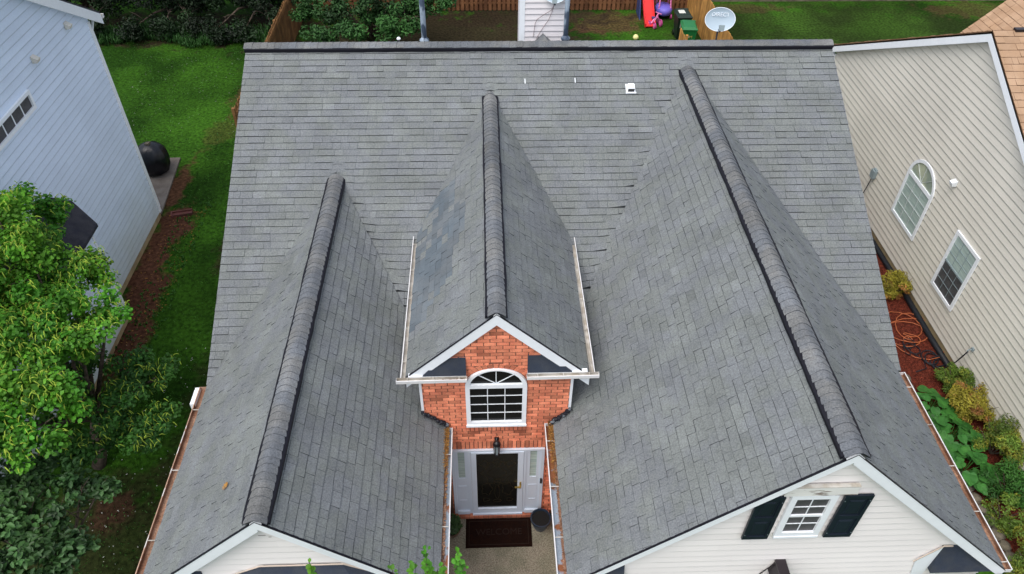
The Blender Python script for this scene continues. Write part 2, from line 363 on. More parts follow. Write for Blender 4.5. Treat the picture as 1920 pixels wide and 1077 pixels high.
def lap_siding(mb, T, poly, exp=.165, mi=0, proud=.022, z0=None, seed=0):
    """poly convex in (a,b) with b up; boards overlap downwards"""
    rr = random.Random(seed)
    lo = min(p[1] for p in poly) if z0 is None else z0; hi = max(p[1] for p in poly); z = lo
    old = mb.T; mb.T = T
    while z < hi:
        q = clip(clip(poly, 0, 1, z+exp), 0, -1, -z)
        if len(q) >= 3:
            f = lambda b: proud*(1-(b-z)/exp)+.001
            ck = .022; tn = 1+rr.uniform(-.015, .015)
            qa = clip(q, 0, -1, -(z+ck)); qb = clip(q, 0, 1, z+ck)
            cuts = [min(p[0] for p in q)-.1]; x_ = cuts[0]+rr.uniform(.8, 3.6)
            while x_ < max(p[0] for p in q): cuts.append(x_); x_ += 3.66
            cuts.append(max(p[0] for p in q)+.1)
            for ia in range(len(cuts)-1):
                qc = clip(clip(qa, 1, 0, cuts[ia+1]), -1, 0, -cuts[ia])
                off_ = .0018*(ia % 2)
                if len(qc) >= 3: mb.add([(a, b, f(b)+off_) for a, b in qc], [tuple(range(len(qc)))], mi, tn+rr.uniform(-.02, .02))
            if len(qb) >= 3: mb.add([(a, b, f(z+ck)-(z+ck-b)/ck*(ck*.42)) for a, b in qb], [tuple(range(len(qb)))], mi, tn*.84)  # bottom lip tinted darker, painting in the board's shadow line
            xs = [p[0] for p in q if abs(p[1]-z) < 1e-6]
            if len(xs) >= 2:
                a0, a1 = min(xs), max(xs)
                mb.add([(a0, z, 0), (a1, z, 0), (a1, z, f(z+ck)-ck*.42), (a0, z, f(z+ck)-ck*.42)], [(0, 1, 2, 3)], mi, tn)
        z += exp
    mb.T = old

def bricks(mb, T, spans, z0, z1, ch=.0795, bw=.205, mi=0, seed=2, g=.017):
    """spans(zmid)-> list of (a0,a1)"""
    rr = random.Random(seed); z = z0; r = 0
    old = mb.T; mb.T = T
    while z < z1-.01:
        for a0, a1 in spans(z+ch/2):
            x = -4-(bw/2 if r % 2 else 0)+bw*int((a0+4)/bw)
            while x < a1:
                b0, b1 = max(x, a0), min(x+bw-g, a1)
                if b1-b0 > .02:
                    tn = rr.gauss(1, .13)
                    if rr.random() < .08: tn = rr.uniform(.5, .7)
                    mb.box(b0, b1, z+g/2, z+ch-g/2, -.01, rr.uniform(.005, .009), mi, tn)
                x += bw
        z += ch; r += 1
    mb.T = old

def window(parent, T, a0, a1, b0, b1, fw=.05, depth=.035, nx=2, ny=4, glass='glass_dark', arch=0, name='window', glass2=None, meet=None,
           mw=.016, frame_mat='white_trim', fan=3, glassarch=None, archf=1., munt_mat=None):
    f = MB(T); fr_in = (a0+fw, a1-fw, b0+fw, b1-fw if not arch else b1)
    f.box(a0, a0+fw, b0, b1, 0, depth); f.box(a1-fw, a1, b0, b1, 0, depth)
    f.box(a0+fw, a1-fw, b0, b0+fw, 0, depth)
    if not arch: f.box(a0+fw, a1-fw, b1-fw, b1, 0, depth)
    else:
        cx, rx = (a0+a1)/2, (a1-a0)/2
        f.box(a0+fw, a1-fw, b1-fw*.6, b1+fw*.6, .0, depth)
        K = 20
        for k in range(K):
            t0, t1 = math.pi*k/K, math.pi*(k+1)/K
            o0 = (cx+rx*math.cos(t0), b1+arch*math.sin(t0)); o1 = (cx+rx*math.cos(t1), b1+arch*math.sin(t1))
            fa = fw*archf; i0 = (cx+(rx-fw)*math.cos(t0), b1+(arch-fa)*math.sin(t0)); i1 = (cx+(rx-fw)*math.cos(t1), b1+(arch-fa)*math.sin(t1))
            f.prism([o0, o1, i1, i0], 0, depth)
    o = f.build(name, frame_mat, parent)
    if ny == 1:
        for k in range(1, nx): x = a0+fw+(a1-a0-2*fw)*k/nx; q = MB(T); q.box(x-mw/2, x+mw/2, b0+fw, b1-fw, .010, .020); q.build('muntin', munt_mat or frame_mat, o)
        nx = 1
    mu = MB(T); ia0, ia1, ib0, ib1 = a0+fw, a1-fw, b0+fw, (b1-fw if not arch else b1-fw*.6)
    for k in range(1, nx): x = ia0+(ia1-ia0)*k/nx; mu.box(x-mw/2, x+mw/2, ib0, ib1, .010, .020)
    for k in range(1, ny):
        z = ib0+(ib1-ib0)*k/ny; ww = mw/2
        if meet and k == meet: mu.box(ia0, ia1, z-.022, z+.022, .008, .030)
        else: mu.box(ia0, ia1, z-ww, z+ww, .0105, .0205)
    if arch:
        cx = (a0+a1)/2
        for k in range(fan):
            t = math.pi*(k+1)/(fan+1); rx, ry = (a1-a0)/2-fw, arch-fw*archf
            e = (cx+rx*math.cos(t), b1+ry*math.sin(t)); s_ = (cx, b1+fw*.6)
            dx, dy = e[0]-s_[0], e[1]-s_[1]; l = math.hypot(dx, dy); px, py = -dy/l*mw/2, dx/l*mw/2
            mu.prism([(s_[0]-px, s_[1]-py), (e[0]-px, e[1]-py), (e[0]+px, e[1]+py), (s_[0]+px, s_[1]+py)], .010, .021)
    if mu.v: mu.build('muntins', munt_mat or frame_mat, o)
    g = MB(T); mats = [glass, glass2 or glass, glassarch or glass]
    if meet:
        z = ib0+(ib1-ib0)*meet/ny; g.box(ia0, ia1, ib0, z, -.004, .006, 1); g.box(ia0, ia1, z+.001, ib1, -.004, .009, 0)
    else: g.box(ia0, ia1, ib0, ib1, -.004, .006, 0)
    if arch:
        cx, rx, ry = (a0+a1)/2, (a1-a0)/2-fw*.9, arch-fw*archf*.9
        g.prism([(cx+rx*math.cos(math.pi*k/20), b1+.001+ry*math.sin(math.pi*k/20)) for k in range(21)], -.004, .006, 2)
    g.build('pane', mats, o)
    return o

def gutter(parent, A, B, outward, inner='gutter_in', wid=.115, dep=.09, hang=.6, ends=(True, True), lip='gutter_white'):
    A, B = Vector(A), Vector(B); d = (B-A); L = d.length; d.normalize(); ow = Vector(outward).normalized()
    mb = MB(frame(A, d, ow, (0, 0, 1)))
    mb.box(0, L, 0, wid, -dep, -dep+.004, 1)                # bottom
    mb.box(0, L, 0, .004, -dep+.004, -.01, 1)
    mb.box(0, L, wid-.006, wid, -dep+.004, -.014, 0)             # outer wall
    mb.box(0, L, wid-.004, wid-.0015, -dep+.004, -.014, 0)
    mb.box(0, L, wid-.013, wid+.002, -.014, -.002, 0)             # rolled lip
    mb.box(0, L, wid-.0085, wid-.0062, -dep+.004, -.015, 1)
    x = hang*.4
    while x < L: mb.box(x, x+.014, .0, wid-.02, -.020, -.011, 2); x += hang
    if ends[0]: mb.box(-.004, 0, 0, wid, -dep, -.004, 0)
    if ends[1]: mb.box(L, L+.004, 0, wid, -dep, -.004, 0)
    return mb.build('gutter', [lip, inner, 'gutter_in'], parent)

# ------------------------------------------------------------ leaves
def leaf_mesh(name, P, N, size, mat, parent, tints, aspect=.62, fold=.25, jit=.3, second=None):
    n = len(P); N = N/np.linalg.norm(N, axis=1, keepdims=True)
    a = rng.normal(size=(n, 3)); a -= N*(a*N).sum(1, keepdims=True); a /= np.linalg.norm(a, axis=1, keepdims=True)
    b = np.cross(N, a); s = size*(1+rng.uniform(-jit, jit, n))[:, None]
    V = np.empty((n, 6, 3))
    V[:, 0] = P-a*s*.5; V[:, 1] = P-a*s*.12+b*s*aspect*.5+N*s*fold*.5; V[:, 2] = P+a*s*.28+b*s*aspect*.36+N*s*fold*.3
    V[:, 3] = P+a*s*.55-N*s*.08; V[:, 4] = P+a*s*.28-b*s*aspect*.36+N*s*fold*.3; V[:, 5] = P-a*s*.12-b*s*aspect*.5+N*s*fold*.5
    V = V.reshape(-1, 3)
    off = Vector((0, 0, 0)); q = parent
    while q is not None: off += q.location; q = q.parent
    V = V-np.array(off)
    me = bpy.data.meshes.new(name); me.vertices.add(len(V)); me.vertices.foreach_set('co', V.ravel())
    nf = 2*n; idx = (np.arange(n)*6)[:, None]+np.array([[0, 3, 2, 1, 0, 5, 4, 3]])
    me.loops.add(nf*4); me.loops.foreach_set('vertex_index', idx.ravel().astype(np.int32))
    me.polygons.add(nf); me.polygons.foreach_set('loop_start', (np.arange(nf)*4).astype(np.int32))
    me.update(calc_edges=True); me.validate()
    at = me.attributes.new('tint', 'FLOAT', 'FACE'); at.data.foreach_set('value', np.repeat(tints, 2).astype(np.float32))
    me.materials.append(MATS[mat])
    o = bpy.data.objects.new(name, me); COL.objects.link(o); o.parent = parent; return o
def clump_points(clumps, per, shell=.55, flat=.8, per_clump_tint=.18, up=.7):
    Ps, Ns, Ts = [], [], []
    tot = sum(c[3]**2 for c in clumps)
    for x, y, z, r in clumps:
        k = max(8, int(per*len(clumps)*r*r/tot)); d = rng.normal(size=(k, 3)); d /= np.linalg.norm(d, axis=1, keepdims=True)
        rad = r*(shell+(1-shell)*rng.random(k)**.6)*(1+.18*np.sin(d[:, 0]*5+x)*np.cos(d[:, 1]*4+y)); q = d*rad[:, None]; q[:, 2] *= flat
        Ps.append(q+np.array((x, y, z))); nn = d*.6+rng.normal(size=(k, 3))*.45; nn[:, 2] += up; Ns.append(nn)
        Ts.append((1+rng.normal()*per_clump_tint)*np.clip(rng.normal(1, .16, k), .55, 1.5))
    return np.concatenate(Ps), np.concatenate(Ns), np.clip(np.concatenate(Ts), .4, 1.7)
def sub_clumps(big, n, r, spread=.85, zmin=.2):
    o = []
    for x, y, z, R_ in big:
        for i in range(max(1, int(n*R_*R_))):
            d = rng.normal(size=3); d /= np.linalg.norm(d); q = d*R_*spread*rng.random()**.33
            o.append((x+q[0], y+q[1], max(zmin, z+q[2]*.8), r*rng.uniform(.6, 1.3)))
    return o
def branches(parent, base, top_pts, r0, mat='bark', name='trunk', fork=.55):
    mb = MB(); b = Vector(base); c = Vector((sum(p[0] for p in top_pts)/len(top_pts), sum(p[1] for p in top_pts)/len(top_pts), max(b.z+.8, min(p[2] for p in top_pts)*fork)))
    c = b.lerp(c, .999); mb.tube([b, b.lerp(c, .35)+Vector((.05, .03, 0)), b.lerp(c, .7)+Vector((-.04, .04, 0)), c], [r0*1.25, r0, r0*.9, r0*.75], n=10)
    for p in top_pts:
        p = Vector(p); mid = c.lerp(p, .5)+Vector((random.uniform(-.15, .15), random.uniform(-.15, .15), random.uniform(.05, .3)))
        mb.tube([c, mid, p], [r0*.5, r0*.3, r0*.08], n=6)
        for k in range(3):
            s = mid.lerp(p, random.uniform(.1, .7)); e = s+Vector((random.uniform(-.6, .6), random.uniform(-.6, .6), random.uniform(-.1, .5)))
            mb.tube([s, s.lerp(e, .5)+Vector((0, 0, .06)), e], [r0*.16, r0*.1, r0*.03], n=5)
    return mb.build(name, mat, parent, smooth=True)
def blade_tuft(mb, x, y, z, h, n, spread, mi=0):
    for i in range(n):
        a = random.uniform(0, 6.28); l = spread*random.uniform(.5, 1); hh = h*random.uniform(.6, 1.1); wd = .012
        px, py = -math.sin(a)*wd, math.cos(a)*wd; x1, y1 = x+math.cos(a)*l*.5, y+math.sin(a)*l*.5; x2, y2 = x+math.cos(a)*l, y+math.sin(a)*l
        mb.add([(x-px, y-py, z), (x+px, y+py, z), (x1+px, y1+py, z+hh), (x1-px, y1-py, z+hh), (x2, y2, z+hh*.7)], [(0, 1, 2, 3), (3, 2, 4)], mi, random.uniform(.6, 1.4))

# ============================================================ SETTING
def sheet(name, poly, z, mat, label=None):
    mb = MB(); mb.poly([(x, y, z) for x, y in poly]); o = mb.build(name, mat); tag(o, kind='structure'); return o
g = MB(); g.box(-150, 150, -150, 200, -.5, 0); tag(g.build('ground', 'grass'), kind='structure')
def blob(pts, n=5, j=.12):     # roughened outline
    o = []
    for i in range(len(pts)):
        p, q = pts[i], pts[(i+1) % len(pts)]
        for k in range(n):
            t = k/n; o.append((p[0]+(q[0]-p[0])*t+random.uniform(-j, j), p[1]+(q[1]-p[1])*t+random.uniform(-j, j)))
    return o
sheet('mulch_bed', [(11.0, 6), (9.55, 6)]+blob([(9.8, 3), (9.85, -3.2), (9.62, -5), (9.85, -6.6), (9.95, -8), (9.7, -9.5), (9.4, -11)], 4, .05)[:-4]+[(11.0, -11)], .02, 'mulch')
pc = MB(); pc.box(-1.12, 1.0, -14, -7.72, -.05, .05); tag(pc.build('porch_path', 'porch'), kind='structure')
sl_ = MB(); sl_.prism([(-13, 5.55), (-10.22, 5.63), (-9.93, 2.62), (-13, 2.6)], 0, .06); tag(sl_.build('patio_slab', 'concrete'), kind='structure')

# ============================================================ THE HOUSE
H = thing('house', (1, -4, 0), 'grey shingled house with three front gables and a brick entry, filling the middle', 'house')
XL, XR, RH, ME = -5.38, 7.486, 6.503, .5
YE, ZE = -6.695, 3.155
# woven valleys: the shingles of both slopes bend up where two slopes meet
AX, AZ, SA = -3.258, 5.101, .932
BX, BZ, SB = 4.185, 6.252, .9567
def blend(d, y):
    kk = max(.04, min(.36, .02+.055*(-y))); h = max(kk-abs(d), 0)/kk; return h*h*kk/4
main_z = lambda x, y: RH+ME*y
def weave_main(x, y, z):
    if y > -.3 or y < -6.75: return 0
    return max(blend(main_z(x, y)-(AZ-SA*abs(x-AX)), y) if x > AX else 0, blend(main_z(x, y)-(BZ-SB*abs(x-BX)), y) if x < BX else 0)
def weave_wing(x, y, z):
    if x < AX or x > BX: return 0
    return blend(main_z(x, y)-min(AZ-SA*abs(x-AX), 9) if x < -.5 else main_z(x, y)-(BZ-SB*abs(x-BX)), y) if -6.75 < y < -.3 else 0
# main roof
mr = shingle_slope('main_roof', [(XL, YE, ZE), (XR, YE, ZE), (XR, 0, RH), (XL, 0, RH)], (1, 0, 0), H, seed=11, weave=weave_main, gapv=.0015, wig=.010)
back = MB(); back.hexa([(XL, 0, RH-.1), (XR, 0, RH-.1), (XR, 6.4, RH-.1-3.2), (XL, 6.4, RH-.1-3.2)], [(XL, .001, RH), (XR, .001, RH), (XR, 6.4, RH-3.2), (XL, 6.4, RH-3.2)])
back.build('rear_roof', ['shingle'], H)
ridge_caps(mr, (XL-.01, 0, RH), (XR-.01, 0, RH), .5, seed=5, hw=.15, up=.06, exp=.155)
# left wing gable
AX, AZ, AY0, AY1, SA = -3.258, 5.101, -2.80, -10.60, .932
XEL, XIL = -5.37, -1.02
zel, zil = AZ-SA*(AX-XEL), AZ-SA*(XIL-AX)
lw = shingle_slope('gable_roof', [(AX, AY0, AZ), (AX, AY1, AZ), (XEL, AY1, zel), (XEL, YE-.02, zel)], (0, 1, 0), H, weave=weave_wing, seed=21, exp=.156, widths=(.13, .17, .20, .24, .28))
shingle_slope('gable_roof', [(AX, AY0, AZ), (AX, AY1, AZ), (XIL, AY1, zil), (XIL, (zil-RH)/ME, zil)], (0, 1, 0), H, weave=weave_wing, seed=22, exp=.156, widths=(.13, .17, .20, .24, .28))
ridge_caps(lw, (AX, AY0+.10, AZ), (AX, AY1, AZ), SA, seed=8, vent0=.22, hw=.152)
# right wing gable
BX, BZ, BY0, BY1, SB = 4.185, 6.252, -.50, -10.586, .9567
XER, XIR = 7.43, .876
zer, zir = BZ-SB*(XER-BX), BZ-SB*(BX-XIR)
rw = shingle_slope('gable_roof', [(BX, BY0, BZ), (BX, BY1, BZ), (XER, BY1, zer), (XER, YE-.02, zer)], (0, 1, 0), H, weave=weave_wing, seed=31, exp=.153, widths=(.12, .15, .18, .21, .25))
shingle_slope('gable_roof', [(BX, BY0, BZ), (BX, BY1, BZ), (XIR, BY1, zir), (XIR, (zir-RH)/ME, zir)], (0, 1, 0), H, weave=weave_wing, seed=32, tv=.05, exp=.153, widths=(.12, .15, .18, .21, .25))
ridge_caps(rw, (BX, BY0+.13, BZ), (BX, BY1, BZ), SB, seed=12, vent0=.25, hw=.158)
# dormer
DX, DZ, DY1, SD = -.109, 5.805, -7.65, .958
KD = .026                      # the dormer ridge and eaves rise a little towards the back
DL, DR = -1.60, 1.42
zdl, zdr = DZ-SD*(DX-DL), DZ-SD*(DR-DX)
def yback(zf): return (zf-KD*DY1-RH)/(ME-KD)
def zback(zf): return RH+ME*yback(zf)
DY0, DZ0 = yback(DZ), zback(DZ)
def patch(x, y, z):
    # newer bluish shingles towards the eave of the left slope
    n = math.sin(y*5.1)*.18+math.sin(z*9)*.07
    return (-6.7 < y < -3.6+n*2 and x < -.62+n*.35-max(0, (-5.0-y))*.36-max(0, (y+4.3))*.3)
dm = shingle_slope('dormer_roof', [(DX, DY0, DZ0), (DX, DY1, DZ), (DL, DY1, zdl), (DL, yback(zdl), zback(zdl))], (0, 1, KD), H, seed=41, patch=patch, exp=.15, widths=(.13, .17, .20, .24))
shingle_slope('dormer_roof', [(DX, DY0, DZ0), (DX, DY1, DZ), (DR, DY1, zdr), (DR, yback(zdr), zback(zdr))], (0, 1, KD), H, seed=42, exp=.15, widths=(.13, .17, .20, .24))
ridge_caps(dm, (DX-.01, DY0+.12, DZ0), (DX, DY1, DZ), SD, seed=15, vent0=.30, hw=.142)
def tip(parent, x, y, hw=.17, L=.26):
    # pointed starter caps lapping up on to the main slope
    T = frame((x, y, RH+ME*y), (1, 0, 0), (0, .8944, .4472), (0, -.4472, .8944)); mb = MB(T)
    for k, (a, b, h) in enumerate(((-.10, L*.55, .020), (-.02, L*.8, .014), (.10, L, .009))):
        P_ = [(-hw, a, h*.3), (0, a+.02, h+.02), (hw, a, h*.3), (hw*.9, (a+b)/2, h*.25), (0, b, h*.5), (-hw*.9, (a+b)/2, h*.25)]
        mb.add(P_, [(0, 1, 4, 5), (1, 2, 3, 4)], 0, 1+random.uniform(-.06, .06))
        mb.add([(p[0], p[1], p[2]-.03) for p in P_]+P_, [(0, 6, 7, 1), (1, 7, 8, 2), (2, 8, 9, 3), (3, 9, 10, 4), (4, 10, 11, 5), (5, 11, 6, 0)], 0, .6)
    mb.build('ridge_end_cap', ['shingle'], parent)
tip(dm, DX, DY0+.06); tip(lw, AX, AY0+.06); tip(rw, BX, BY0+.0, .18, .24)

def rake(side_x0, z0, side_x1, z1, y, vh=.27, th=.022, mat='white_trim', lift=.004):
    """fascia board hanging below a sloping roof edge, in the plane y"""
    mb = MB()
    mb.prism([(side_x0, z0+.028), (side_x0+(side_x1-side_x0)*.07, z0+(z1-z0)*.07+.004), (side_x0, z0+.002)], y-th, y, axis=1)
    pl = [(side_x0, z0+lift), (side_x1, z1+lift), (side_x1, z1+lift-vh), (side_x0, z0+lift-vh)]
    mb.prism(pl, y-th, y, axis=1)
    mb.prism([(side_x0, z0+.016), (side_x1, z1+.016), (side_x1, z1+.0045), (side_x0, z0+.0045)], y-th-.006, y+.004, 1, axis=1)   # dark drip edge
    d = .05
    mb.prism([(side_x0, z0+lift-vh-.002), (side_x1, z1+lift-vh-.002), (side_x1, z1+lift-vh-.012), (side_x0, z0+lift-vh-.012)], y-th, y+.10, 0, axis=1)
    return mb.build('rake_board', [mat, 'vent_black'], H)
rake(AX, AZ, XEL, zel, AY1, .22); rake(AX, AZ, XIL, zil, AY1, .17)
rake(BX, BZ, XER, zer, BY1, .19); rake(BX, BZ, XIR, zir, BY1, .15)
rake(DX, DZ, DL, zdl, DY1, .215); rake(DX, DZ, DR, zdr, DY1, .215)
# main-roof rakes at both ends
for x, s in ((XL, -1), (XR, 1)):
    mb = MB(); mb.prism([(YE, ZE-.11), (0, RH-.11), (0, RH-.25), (YE, ZE-.25)], x+(.02 if s < 0 else -.05), x+(.05 if s < 0 else -.02), axis=0)
    mb.prism([(6.4, RH-3.2-.11), (0, RH-.11), (0, RH-.25), (6.4, RH-3.2-.25)], x+(.02 if s < 0 else -.05), x+(.05 if s < 0 else -.02), axis=0)
    mb.build('rake_board', ['white_trim'], H)

# walls (main body)
GY, GBY = -10.48, -10.47
def sidewall(x, nx, y0, y1, z1, mat='white_vinyl', name='side_wall', exp=.165):
    mb = MB(); T = frame((x, y0, 0), (0, 1 if y1 > y0 else -1, 0), (0, 0, 1), (nx, 0, 0))
    lap_siding(mb, T, [(0, .25), (abs(y1-y0), .25), (abs(y1-y0), z1), (0, z1)], exp)
    mb.box(x-.08 if nx > 0 else x, x if nx > 0 else x+.08, min(y0, y1), max(y0, y1), 0, z1-.01)
    return mb.build(name, mat, H)
sidewall(-5.15, -1, 6.0, GY, 2.95); sidewall(7.2, 1, 6.0, GBY, 2.95)
sidewall(-1.30, 1, -7.55, GY, 2.95, 'white_vinyl'); sidewall(1.12, -1, -7.55, GBY, 2.95, 'brick')
for x in (XL+.25, XR-.25):
    mb = MB(); mb.prism([(-6.5, 3.0), (0, RH-.25), (6.0, 3.25), (6.0, 3.0)], x-.05, x+.05, axis=0); mb.build('gable_end_wall', ['white_vinyl'], H)
mb = MB(); mb.box(-5.15, 7.2, 5.95, 6.05, 0, 3.2); mb.build('rear_wall', ['white_vinyl'], H)
# gable front walls
fw = MB(); T = frame((0, GY, 0), (1, 0, 0), (0, 0, 1), (0, -1, 0))
q = AZ-.02
lap_siding(fw, T, [(-5.15, .2), (-1.30, .2), (-1.30, q-SA*1.958), (AX, q), (-5.15, q-SA*1.892)], .155, z0=.2)
fw.prism([(-5.15, 0), (-1.30, 0), (-1.30, q-SA*1.958-.01), (AX, q-.01), (-5.15, q-SA*1.892-.01)], GY, GY+.1, axis=1)
fw.build('front_wall', 'white_vinyl', H)
fw = MB(); T2 = frame((0, GBY, 0), (1, 0, 0), (0, 0, 1), (0, -1, 0)); T2w = frame((0, GBY-.022, 0), (1, 0, 0), (0, 0, 1), (0, -1, 0)); q = BZ-.02
lap_siding(fw, T2, [(1.12, .2), (7.2, .2), (7.2, q-SB*3.015), (BX, q), (1.12, q-SB*3.065)], .155, z0=.2)
fw.prism([(1.12, 0), (7.2, 0), (7.2, q-SB*3.015-.01), (BX, q-.01), (1.12, q-SB*3.065-.01)], GBY, GBY+.1, axis=1)
fw.build('front_wall', 'white_vinyl', H)
# mouldy streaks on the left gable
ms = MB(T)
for a, b, l in ((-3.15, 4.62, .16), (-3.05, 4.60, .3), (-3.35, 4.565, .10), (-3.12, 4.545, .25), (-2.95, 4.55, .2), (-3.22, 4.52, .04)): ms.box(a, a+l, b, b+.008, .0235, .0255)
ms.build('mildew_streaks', ['concrete'], H)
# bay roof under left gable
br = MB(); yb = GY-.55
top = [(-3.45, GY-.012, 3.74), (-2.38, GY-.012, 3.74)]
br.add([(-4.05, yb, 3.05), (-1.75, yb, 3.05), top[1], top[0], (-4.75, GY-.012, 3.05), (-1.35, GY-.012, 3.05)],
       [(0, 1, 2, 3), (4, 0, 3), (1, 5, 2)])
br.build('bay_roof', ['dark_shingle'], H)
bt = MB(); bt.box(-3.50, -2.33, GY-.045, GY-.027, 3.742, 3.756)
bt.prism([(-3.50, 3.756), (-4.80, 3.066), (-4.80, 3.05), (-3.50, 3.742)], GY-.045, GY-.027, axis=1)
bt.prism([(-2.33, 3.756), (-1.35, 3.13), (-1.35, 3.115), (-2.33, 3.742)], GY-.045, GY-.027, axis=1)
bt.box(-2.93, -2.91, GY-.30, GY-.28, 3.3, 3.45)
bt.build('bay_flashing', ['cream_trim'], H)
bw = MB(); bw.prism([(-4.6, GY), (-4.0, GY-.5), (-1.8, GY-.5), (-1.42, GY)], .3, 3.04); bw.build('bay_wall', ['white_trim'], H)

# return roofs at the rake feet
def ret(x0, x1, ywall, zt, yo, zb, outer, mat='dark_shingle', t0=None, t1=None):
    """small steep roof across a gable foot; outer end follows the rake"""
    mb = MB(); 
    mb.add([(x0 if t0 is None else t0, ywall, zt), (x1 if t1 is None else t1, ywall, zt), (x1, yo, zb), (x0, yo, zb), (x0, ywall, zb), (x1, ywall, zb)],
           [(0, 3, 2, 1), (0, 4, 3), (1, 2, 5), (3, 4, 5, 2), (0, 1, 5, 4)])
    o = mb.build('return_roof', [mat], H)
    return o
# dormer returns
ret(-1.32, -.61, -7.605, 4.86, -7.70, 4.45, 0, t0=-.98); ret(.39, 1.12, -7.605, 4.88, -7.70, 4.49, 0, t1=.74)
for x0, x1, zz in ((-1.55, -.61, 4.448), (.39, 1.37, 4.488)):
    mb = MB(); mb.box(x0, x1, -7.70, -7.62, zz-.06, zz); mb.build('return_fascia', ['white_trim'], H)
gutter(H, (-1.74, -7.703, 4.445), (-.60, -7.703, 4.455), (0, -1, 0), hang=.42, wid=.085, dep=.07)
gutter(H, (.38, -7.703, 4.485), (1.55, -7.703, 4.50), (0, -1, 0), hang=.42, wid=.085, dep=.07)
gutter(H, (DL-.005, yback(zdl)+.05, zback(zdl)), (DL-.005, -7.70, zdl+.03), (-1, 0, 0), hang=.75, wid=.078)
gutter(H, (DR+.005, yback(zdr)+.05, zback(zdr)), (DR+.005, -7.70, zdr+.08), (1, 0, 0), hang=.75, wid=.078)
for x, z in ((DL+.02, zdl), (DR-.02, zdr)):
    mb = MB(); mb.box(x-.012, x+.012, -7.69, (z-RH)/ME, z-.13, z-.004); mb.build('fascia', ['white_trim'], H)
# dormer side walls
for x, s in ((-1.38, -1), (1.14, 1)):
    mb = MB(); mb.box(min(x, x-s*.1), max(x, x-s*.1), -7.54, -3.9, 2.6, 4.45); mb.build('dormer_side_wall', ['white_vinyl'], H)
    mb = MB(); xx = x+s*.004; mb.box(xx-.022, xx+.022, -7.63, -7.545, 3.30, 4.33); mb.build('corner_trim', ['white_trim'], H)
# wing returns
ret(6.30, 7.28, GBY+.0-.002, 3.75, -10.60, 3.12, 0, t1=6.70); ret(1.02, 1.69, GBY-.002, 3.55, -10.60, 3.12, 0, t0=1.45)
ret(-5.25, -4.36, GY-.002, 3.72, -10.60, 3.12, 0, t0=-4.65)
mb = MB(); mb.prism([(6.04, 3.34), (6.30, 3.75), (6.30, 2.8), (6.14, 2.8)], -10.51, GBY-.024, axis=1); mb.build('return_fascia', ['white_trim'], H)
mb = MB(); mb.prism([(5.99, 3.35), (6.28, 3.785), (6.42, 3.785), (6.42, 3.765), (6.29, 3.765), (6.005, 3.34)], -10.525, -10.511, axis=1); mb.build('return_flashing', ['cream_trim'], H)
gutter(H, (6.32, -10.65, 3.10), (7.5, -10.65, 3.10), (0, -1, 0)); gutter(H, (1.0, -10.65, 3.10), (1.69, -10.65, 3.10), (0, -1, 0)); gutter(H, (-5.4, -10.65, 3.12), (-4.36, -10.65, 3.12), (0, -1, 0))
# long gutters
gutter(H, (XEL, YE-.02, zel-.0), (XEL, AY1, zel-.0), (-1, 0, 0), 'gutter_rust', wid=.135, hang=1.25, lip='gutter_lip')
gutter(H, (XER, YE-.02, zer-.0), (XER, BY1, zer-.0), (1, 0, 0), 'gutter_rust', wid=.13, hang=.85)
gutter(H, (XIL, -7.66, zil), (XIL, AY1, zil), (1, 0, 0), 'gutter_grey', wid=.125, hang=1.35)
gutter(H, (XIR, -7.66, zir), (XIR, BY1, zir), (-1, 0, 0), 'gutter_grey', wid=.15, hang=.9)
mb = MB(); mb.box(XEL-.21, XEL-.125, -7.1, -6.72, zel-.16, zel-.01); mb.build('downspout', ['white_trim'], H)
# debris in the gutters
def litter(pts_fn, n, mat, label, size=.03):
    mb = MB()
    for i in range(n):
        x, y, z = pts_fn(); a = random.uniform(0, 6.28); s = size*random.uniform(.5, 1.4); c, d = math.cos(a)*s, math.sin(a)*s*.6
        t = random.uniform(-.4, .4)*s
        mb.add([(x-c, y-d, z), (x+d*.4, y-c*.4, z+t), (x+c, y+d, z+.004), (x-d*.4, y+c*.4, z-t)], [(0, 1, 2, 3)], 0, random.uniform(.6, 1.3))
    o = mb.build('gutter_litter', mat); tag(o, label, 'leaf litter', kind='stuff'); return o
litter(lambda: (XIL+random.uniform(-.09, .07), -7.62-abs(random.gauss(0, .55)), zil-.01+random.uniform(-.03, .045)), 1500, 'dry_litter', 'brown seed litter piled in the gutter left of the front door', .018)
litter(lambda: (XIR-random.uniform(-.04, .09), -7.62-abs(random.gauss(0, .5)), zir-.02+random.uniform(-.03, .035)), 1100, 'dry_litter', 'brown seed litter piled in the gutter right of the front door', .018)
litter(lambda: (XIL+random.uniform(-.015, .05), random.uniform(-10.5, -7.7), zil-.055+random.uniform(-.02, .02)), 2200, 'gutter_rust', 'rusty debris strip along the gutter left of the porch path', .02)
litter(lambda: (XIR-random.uniform(-.015, .035), random.uniform(-10.5, -7.7), zir-.055+random.uniform(-.02, .02)), 2200, 'gutter_rust', 'rusty debris strip along the gutter right of the porch path', .02)
litter(lambda: (-.62-abs(random.gauss(0, .17)), -7.75+random.uniform(-.03, .03), 4.395+random.uniform(0, .01)), 160, 'gutter_rust', 'few dark leaf crumbs in the gutter left of the arched window', .014)

